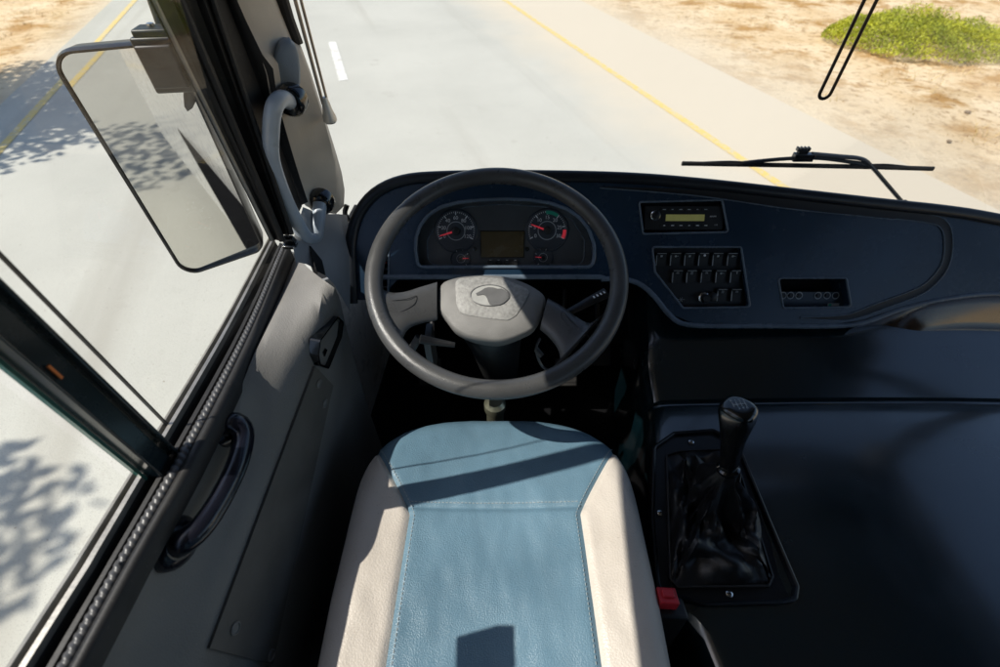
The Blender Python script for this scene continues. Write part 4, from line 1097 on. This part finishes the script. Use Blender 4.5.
for y in ys:
    b = min(sb(y), shp(y)-.0005); rows.append([Vector((b*(-1+2*j/70), y, sz(b*(-1+2*j/70), y))) for j in range(71)])
m.loft(rows); m.build('centre_panel', M_blue, seat, sharp=80, label='blue vinyl centre panel')
for sgn in (-1, 1):
    m = MB(); rows = []
    for y in ys:
        w = shp(y); b = min(sb(y), w-.0005); row = []
        for j in range(29):
            t = j/28; t = 1-(1-t)**1.5; x = (b+(w-b)*t)*sgn; row.append(Vector((x, y, sz(x, y))))
        z_ = row[-1].z
        row += [Vector(((w+.004)*sgn, y, z_-.02)), Vector(((w+.004)*sgn, y, z_-.06)), Vector(((w-.006)*sgn, y, z_-.10))]
        rows.append(row)
    m.loft(rows); m.build('side_bolster', M_white, seat, sharp=80, label='cream vinyl side bolster')
m = MB(); rows = []
fr_ = [(-shp(y), y) for y in ys if y > .47]+[(shp(y), y) for y in reversed(ys) if y > .47]
for x, y in fr_:
    z = sz(x, y); rows.append([Vector((x, y, z)), Vector((x*1.012, y+.004, z-.02)), Vector((x*1.01, y+.004, z-.06)), Vector((x*.98, y-.01, z-.10))])
m.loft(rows); m.build('front_facing', M_blue, seat, sharp=80)
# stitching rows beside the seams
def stitches(pts, name='stitching'):
    m = MB(); P = smooth_line(pts, int(sum((Vector(a)-Vector(b)).length for a, b in zip(pts, pts[1:]))/.007))
    for i in range(len(P)-1):
        a, b = P[i], P[i].lerp(P[i+1], .6); c = (a+b)/2; dd = (b-a); 
        Mr = dd.to_track_quat('Y', 'Z').to_matrix(); m.box(c, (.0013, dd.length, .0012), Mr)
    m.build(name, M_thread, seat)
for sgn in (-1, 1):
    stitches([Vector(((sb(y)-.009)*sgn, y, sz((sb(y)-.009)*sgn, y)+.0006)) for y in [YB+.02+i*.012 for i in range(53)]])
stitches([Vector((x, .345+dy, sz(x, .345+dy)+.0006)) for dy in (.008,) for x in [-.155+i*.01 for i in range(32)]])
m = MB(); m.box((0, .16, .40), (.50, .66, .06)); m.build('cushion_pan', M_black, seat, bevel=.01)
m = MB(); m.box((0, .16, .20), (.34, .40, .34)); m.build('pedestal', M_black, seat, bevel=.01)
m = MB(); m.tube([Vector((-.30, .30, .36)), Vector((-.295, .22, .36)), Vector((-.29, .1, .36))], .010, 8); m.build('adjust_lever', M_black, seat)
# backrest and headrest, behind the point of view
def cush(c, sx, sy, sz_, tilt, name, mm, parent):
    m = MB(); bmesh.ops.create_cube(m.bm, size=1)
    bmesh.ops.subdivide_edges(m.bm, edges=m.bm.edges, cuts=6, use_grid_fill=True)
    for v in m.bm.verts:
        p = v.co*2; r = max(abs(p.x), abs(p.y), abs(p.z)); q = p.normalized()
        s_ = Vector((p.x*(1-.18*p.y*p.y*0-.10*p.z*p.z), p.y*(1-.35*(p.x**2)*.5-.3*p.z*p.z), p.z*(1-.08*p.x*p.x)))
        v.co = Vector(c)+Matrix.Rotation(tilt, 3, 'X') @ Vector((s_.x*sx/2, s_.y*sy/2, s_.z*sz_/2))
    for f in m.bm.faces: f.smooth = True
    return m.build(name, mm, parent, sharp=80)
cush((0, -.30, .80), .50, .13, .66, .22, 'backrest', M_blue, seat)
cush((0, -.40, 1.24), .28, .10, .17, .22, 'headrest', M_blue, seat)

seat.location.x -= .009
# seat belt buckle
bk = thing('seat_belt_buckle', at(665, 610, z=.48), 'black seat belt buckle with red release button beside the seat', 'buckle')
cB = at(664, 602, z=.505)
m = MB(); Mr = Matrix.Rotation(R(-14), 3, 'X') @ Matrix.Rotation(R(6), 3, 'Y')
m.box(cB+Mr @ Vector((.012, -.004, -.055)), (.052, .034, .10), Mr); m.build('buckle_body', M_black, bk, bevel=.005)
m = MB(); m.box(cB+Mr @ Vector((.004, .004, .004)), (.032, .026, .020), Mr); m.box(cB+Mr @ Vector((.004, .006, .016)), (.020, .014, .004), Mr); m.build('release_button', M_red, bk, bevel=.002)
m = MB(); m.box(cB+Vector((.010, .0, -.22)), (.03, .006, .24)); m.build('webbing', M_rubber, bk)

# ================================================================== ENGINE COVER
ZE = .46
ec = thing('engine_cover', (.7, .3, 0), 'glossy dark blue engine cover filling the right side of the cab', 'engine cover')
def xle(y):
    K = [(-.6, .335), (.10, .335), (.165, .325), (.195, .285), (.215, .268), (.35, .292), (.45, .318), (.55, .338), (.62, .352), (.70, .345), (.80, .36), (1.1, .38)]
    for (a, xa), (b, xb) in zip(K, K[1:]):
        if y <= b: t = max(0, (y-a)/(b-a)); t = t*t*(3-2*t); return xa+(xb-xa)*t
    return K[-1][1]
prf = [(-.6, 0), (-.3, 0), (0, 0), (.1, 0), (.15, 0), (.18, 0), (.21, 0), (.24, 0), (.3, 0), (.4, 0), (.5, 0), (.55, -.001), (.600, -.003), (.609, -.005), (.612, -.013), (.620, -.013), (.624, -.003), (.632, .002), (.655, .016), (.685, .034), (.72, .052), (.76, .066), (.82, .08), (.9, .12), (1.1, .16)]
m = MB(); rows = []
for y, dz_ in prf:
    x0_ = xle(y); row = []
    sx_ = .0
    for (dx, dd) in ((.03, -.46), (.004, -.20), (0, -.07), (.004, -.035), (.013, -.012), (.026, -.003), (.045, 0)):
        row.append(Vector((x0_+dx, y, ZE+dz_+dd if dd > -.4 else 0)))
    for k in range(1, 30):
        x = x0_+.045+(1.9-x0_-.045)*k/29; bow = .012*math.sin(min(1, (x-x0_)/1.0)*PI)+.004*noise.noise(Vector((x*2.3, y*2.3, 0)))
        row.append(Vector((x, y, ZE+dz_+bow)))
    rows.append(row)
# finer: resample each column
cols = list(zip(*rows)); 
fine = []
for c in cols:
    o_ = []
    for (a, b) in zip(c, c[1:]):
        n_ = max(1, int((b-a).length/.03)); o_ += [(a, b, i/n_) for i in range(n_)]
    fine.append(c)
m.loft(rows); m.build('cover_shell', M_cover, ec, sharp=28)

# gear lever with its black plate
gl = thing('gear_lever', at(728, 500, z=ZE), 'black gear lever with folded leather boot on a screwed plate', 'gear lever')
ZP = ZE+.004
def zp(px, py, z=ZP): p = at(px, py, z=z); return Vector((p.x, p.y))
po = fillet([zp(*p) for p in ((652, 448), (672, 434), (712, 431), (737, 444), (768, 520), (797, 588), (795, 602), (781, 605), (704, 607), (656, 594), (650, 520))], [.02, .015, .012, .015, 0, .012, .012, .012, .02, .02, 0], 5)
m = MB(); Z3 = lambda q, z: Vector((q[0], q[1], z))
m.loft([[Z3(q, ZE-.004) for q in po], [Z3(q, ZP+.010) for q in po], [Z3(q, ZP+.012) for q in offset2(po, .003)], [Z3(q, ZP+.010) for q in offset2(po, .006)], [Z3(q, ZP+.002) for q in offset2(po, .008)]], closed=True)
m.poly([[Z3(q, ZP+.002) for q in offset2(po, .0078)]]); m.build('base_plate', mat('plate_black', (.003, .0035, .005), .38, bump=(500, .1), var=(20, .2)), gl, sharp=30)
# boot frame (raised rectangle) 
bo = fillet([zp(*p) for p in ((665, 456), (678, 452), (722, 450), (736, 462), (772, 578), (768, 588), (676, 589), (668, 580))], .006, 4)
m = MB(); m.loft([[Z3(q, ZP) for q in bo], [Z3(q, ZP+.009) for q in bo], [Z3(q, ZP+.010) for q in offset2(bo, .003)], [Z3(q, ZP+.002) for q in offset2(bo, .005)]], closed=True); m.build('boot_frame', M_rubber, gl, sharp=40)
# boot: soft leather rising to the lever, with folds
kb = at(728, 470, z=ZE+.135); base = [Vector(q) for q in offset2(bo, .003)]
bl3 = [Vector(p[:2]) for p in smooth_line([Vector((q[0], q[1], 0)) for q in base+[base[0]]], 96)][:-1]
m = MB(); rows = []; NR = 26
for i in range(NR+1):
    t = i/NR; s_ = (1-t)**1.15; row = []
    for k_, q in enumerate(bl3):
        p = Vector((q[0], q[1], ZP+.004)); c = Vector((kb.x, kb.y, ZP+.004)); v = p-c
        rad = v.normalized()
        r_ = .016+(v.length-.016)*s_
        h = .135*t**2.6
        ang = 2*PI*k_/96
        f = noise.noise(Vector((math.cos(ang)*2.0, math.sin(ang)*2.0, t*3.2+7)))*.046+abs(noise.noise(Vector((math.cos(ang)*3.0, math.sin(ang)*3.0, t*5+1))))*.030-.008
        env = math.sin(min(1, t*1.05)*PI)**.7
        p2 = c+rad*r_+Vector((0, 0, h))+Vector((0, 0, 1))*(f*env+.045*math.exp(-((t-.25)/.22)**2)*env*.7)+rad*f*.5*env
        row.append(p2)
    rows.append(row)
m.loft(rows, closed=True); m.build('leather_boot', M_leather, gl, sharp=50)
# lever shaft and knob
kt = at(739, 405, z=ZE+.29); ax = (kt-kb).normalized(); ql = ax.to_track_quat('Z', 'Y').to_matrix().to_4x4(); Mx = Matrix.Translation(kb) @ ql; Ln = (kt-kb).length
m = MB(); m.lathe([(.009, -.06), (.009, .02)], Mx, 16); m.lathe([(.016, -.004), (.019, 0), (.019, .006), (.015, .009)], Mx, 20); m.build('shaft', M_gloss, gl)
m = MB(); rows = []
kp = [(.013, .008, 1), (.015, .02, 1), (.016, Ln*.3, 1.0), (.0175, Ln*.5, 1.05), (.0205, Ln*.68, 1.12), (.0235, Ln*.82, 1.15), (.0245, Ln*.92, 1.15), (.0235, Ln*.97, 1.12), (.019, Ln, 1.1), (.014, Ln+.001, 1.1)]
for r_, z_, e_ in kp:
    rows.append([Mx @ Vector((r_*math.copysign(abs(math.cos(t))**.8, math.cos(t)), r_*e_*math.copysign(abs(math.sin(t))**.8, math.sin(t)), z_)) for t in [2*PI*i/32 for i in range(32)]])
m.loft(rows, closed=True, capa=True, capb=True); kn = m.build('knob', mat('knob_black', (.006, .007, .008), .22, coat=.5, var=(30, .2)), gl, sharp=60)
m = MB().use(M_dim); Mt = Mx @ Matrix.Translation((0, 0, Ln+.0016))
# shift pattern: align text up with the forward direction
up_ = Vector((0, 1, 0)); zc_ = ax; yc_ = (up_-zc_*up_.dot(zc_)).normalized(); xc_ = yc_.cross(zc_)
Mt = Matrix(((xc_.x, yc_.x, zc_.x, 0), (xc_.y, yc_.y, zc_.y, 0), (xc_.z, yc_.z, zc_.z, 0), (0, 0, 0, 1))); Mt.translation = Mx @ Vector((0, 0, Ln+.0018))
for x in (-.009, -.003, .003, .009): m.box(Mt @ Vector((x, 0, 0)), (.0009, .010 if x > -.005 else .010, .0005), Mt.to_3x3())
m.box(Mt @ Vector((0, 0, 0)), (.018, .0009, .0005), Mt.to_3x3())
for i, t_ in enumerate('R135'): m.text(t_, .0065, Mt @ Matrix.Translation((-.009+i*.006, .0085, 0)))
for i, t_ in enumerate('246'): m.text(t_, .0065, Mt @ Matrix.Translation((-.003+i*.006, -.0085, 0)))
m.build('shift_pattern', None, kn)
for px, py in ((691, 442), (660, 513), (729, 594)):
    p = at(px, py, z=ZP+.003); Mx2 = Matrix.Translation(p); m = MB().use(M_chrome); m.lathe([(.0062, 0), (.0058, .0025), (.003, .0042)], Mx2, 16); m.use(M_void); m.box(p+Vector((0, 0, .0042)), (.005, .0012, .0008)); m.box(p+Vector((0, 0, .0043)), (.0012, .005, .0008)); m.build('screw', None, gl)

# ================================================================== WINDSCREEN and WIPER
ws = thing('windscreen', (.7, 1.25, .6), 'large clear windscreen in front of the dashboard', 'windscreen')
m = MB(); rows = []
for i in range(9):
    t = i/8; z = .50+t*1.48; row = []
    for j in range(25):
        x = -.44+j*(2.36/24); cv = .20*((x-.72)/1.17)**4; row.append(Vector((x, 1.31-.10*t-cv, z)))
    rows.append(row)
m.loft(rows); m.build('glass_pane', M_wglass, ws, sharp=80)
m = MB(); hrows = []
for i in range(4):
    z = (1.66, 1.72, 1.95, 1.99)[i]; hrows.append([Vector((-.44+j*(2.36/24), 1.31-.10*(z-.5)/1.48-.20*((-.44+j*(2.36/24)-.72)/1.17)**4-(.03 if i else .015), z)) for j in range(25)])
m.loft(hrows); tag(m.build('sky_light_blocker', M_lining), 'unseen grey panel added across the windscreen top to cut sky light', 'light blocker', kind='structure')  # added out of view to dim the sky light inside the cab
wp = thing('windscreen_wiper', at(903, 202, y=1.40), 'parked black windscreen wiper lying level outside the glass', 'wiper')
YW = 1.38
def wpt(px, py, y=YW): return at(px, py, y=y)
m = MB(); m.tube([wpt(682, 163.5), wpt(740, 164.5), wpt(800, 165.5), wpt(870, 167), wpt(933, 168.8)], lambda t: .0055, 8, flat=1.4); m.build('blade_rubber', M_rubber, wp)
m = MB(); m.tube(smooth_line([wpt(742, 163), wpt(765, 160.5), wpt(790, 158.5), wpt(815, 158), wpt(840, 160.5), wpt(866, 165)], 20), .006, 8); m.tube(smooth_line([wpt(700, 162.5), wpt(730, 161.5), wpt(745, 162.5)], 6), .003, 6); m.tube(smooth_line([wpt(866, 165), wpt(885, 164.5), wpt(912, 167)], 6), .003, 6); m.build('blade_frame', M_black, wp)
m = MB(); m.box(wpt(803, 157), (.062, .02, .024)); m.box(wpt(803, 151.5), (.03, .014, .014)); 
for k in range(4): m.box(wpt(798+k*3.6, 149), (.006, .016, .012))
m.build('blade_clip', M_gloss, wp, bevel=.002)
m = MB(); m.tube(smooth_line([wpt(812, 154), wpt(840, 156.5), wpt(862, 159), wpt(872, 167), wpt(885, 182), wpt(903, 203)], 30), .010, 8, flat=.6); m.tube(smooth_line([wpt(815, 156.5), wpt(840, 160), wpt(866, 163)], 10), .004, 8)
m.tube([wpt(903, 203), wpt(912, 214)], .013, 10); m.build('arm', M_black, wp)

# ================================================================== LIGHT
w = bpy.data.worlds.new('World'); S.world = w; w.use_nodes = True; nt = w.node_tree
bg = nt.nodes['Background']; sky = nt.nodes.new('ShaderNodeTexSky'); sky.sky_type = 'NISHITA'; sky.sun_disc = False
sd = Vector((1, .25, -1.35)).normalized()          # direction the sunlight travels
el = math.asin(-sd.z); az = math.atan2(-sd.x, -sd.y)   # heading towards the sun, clockwise from +Y
sky.sun_elevation = el; sky.sun_rotation = az; sky.air_density = 1.0; sky.dust_density = 1.0
nt.links.new(sky.outputs[0], bg.inputs[0]); bg.inputs[1].default_value = .15
sl = bpy.data.lights.new('sun', 'SUN'); sl.energy = 5.0; sl.angle = R(.5); sl.color = (1, .95, .87)
so = bpy.data.objects.new('sun', sl); COL.objects.link(so); so.rotation_euler = sd.to_track_quat('-Z', 'Y').to_euler(); so.location = (-4, 0, 6)
S.view_settings.view_transform = 'Standard'; S.view_settings.look = 'None'; S.view_settings.exposure = 0; S.view_settings.gamma = 1
S.render.engine = 'CYCLES'; S.cycles.transparent_max_bounces = 16; S.cycles.max_bounces = 8
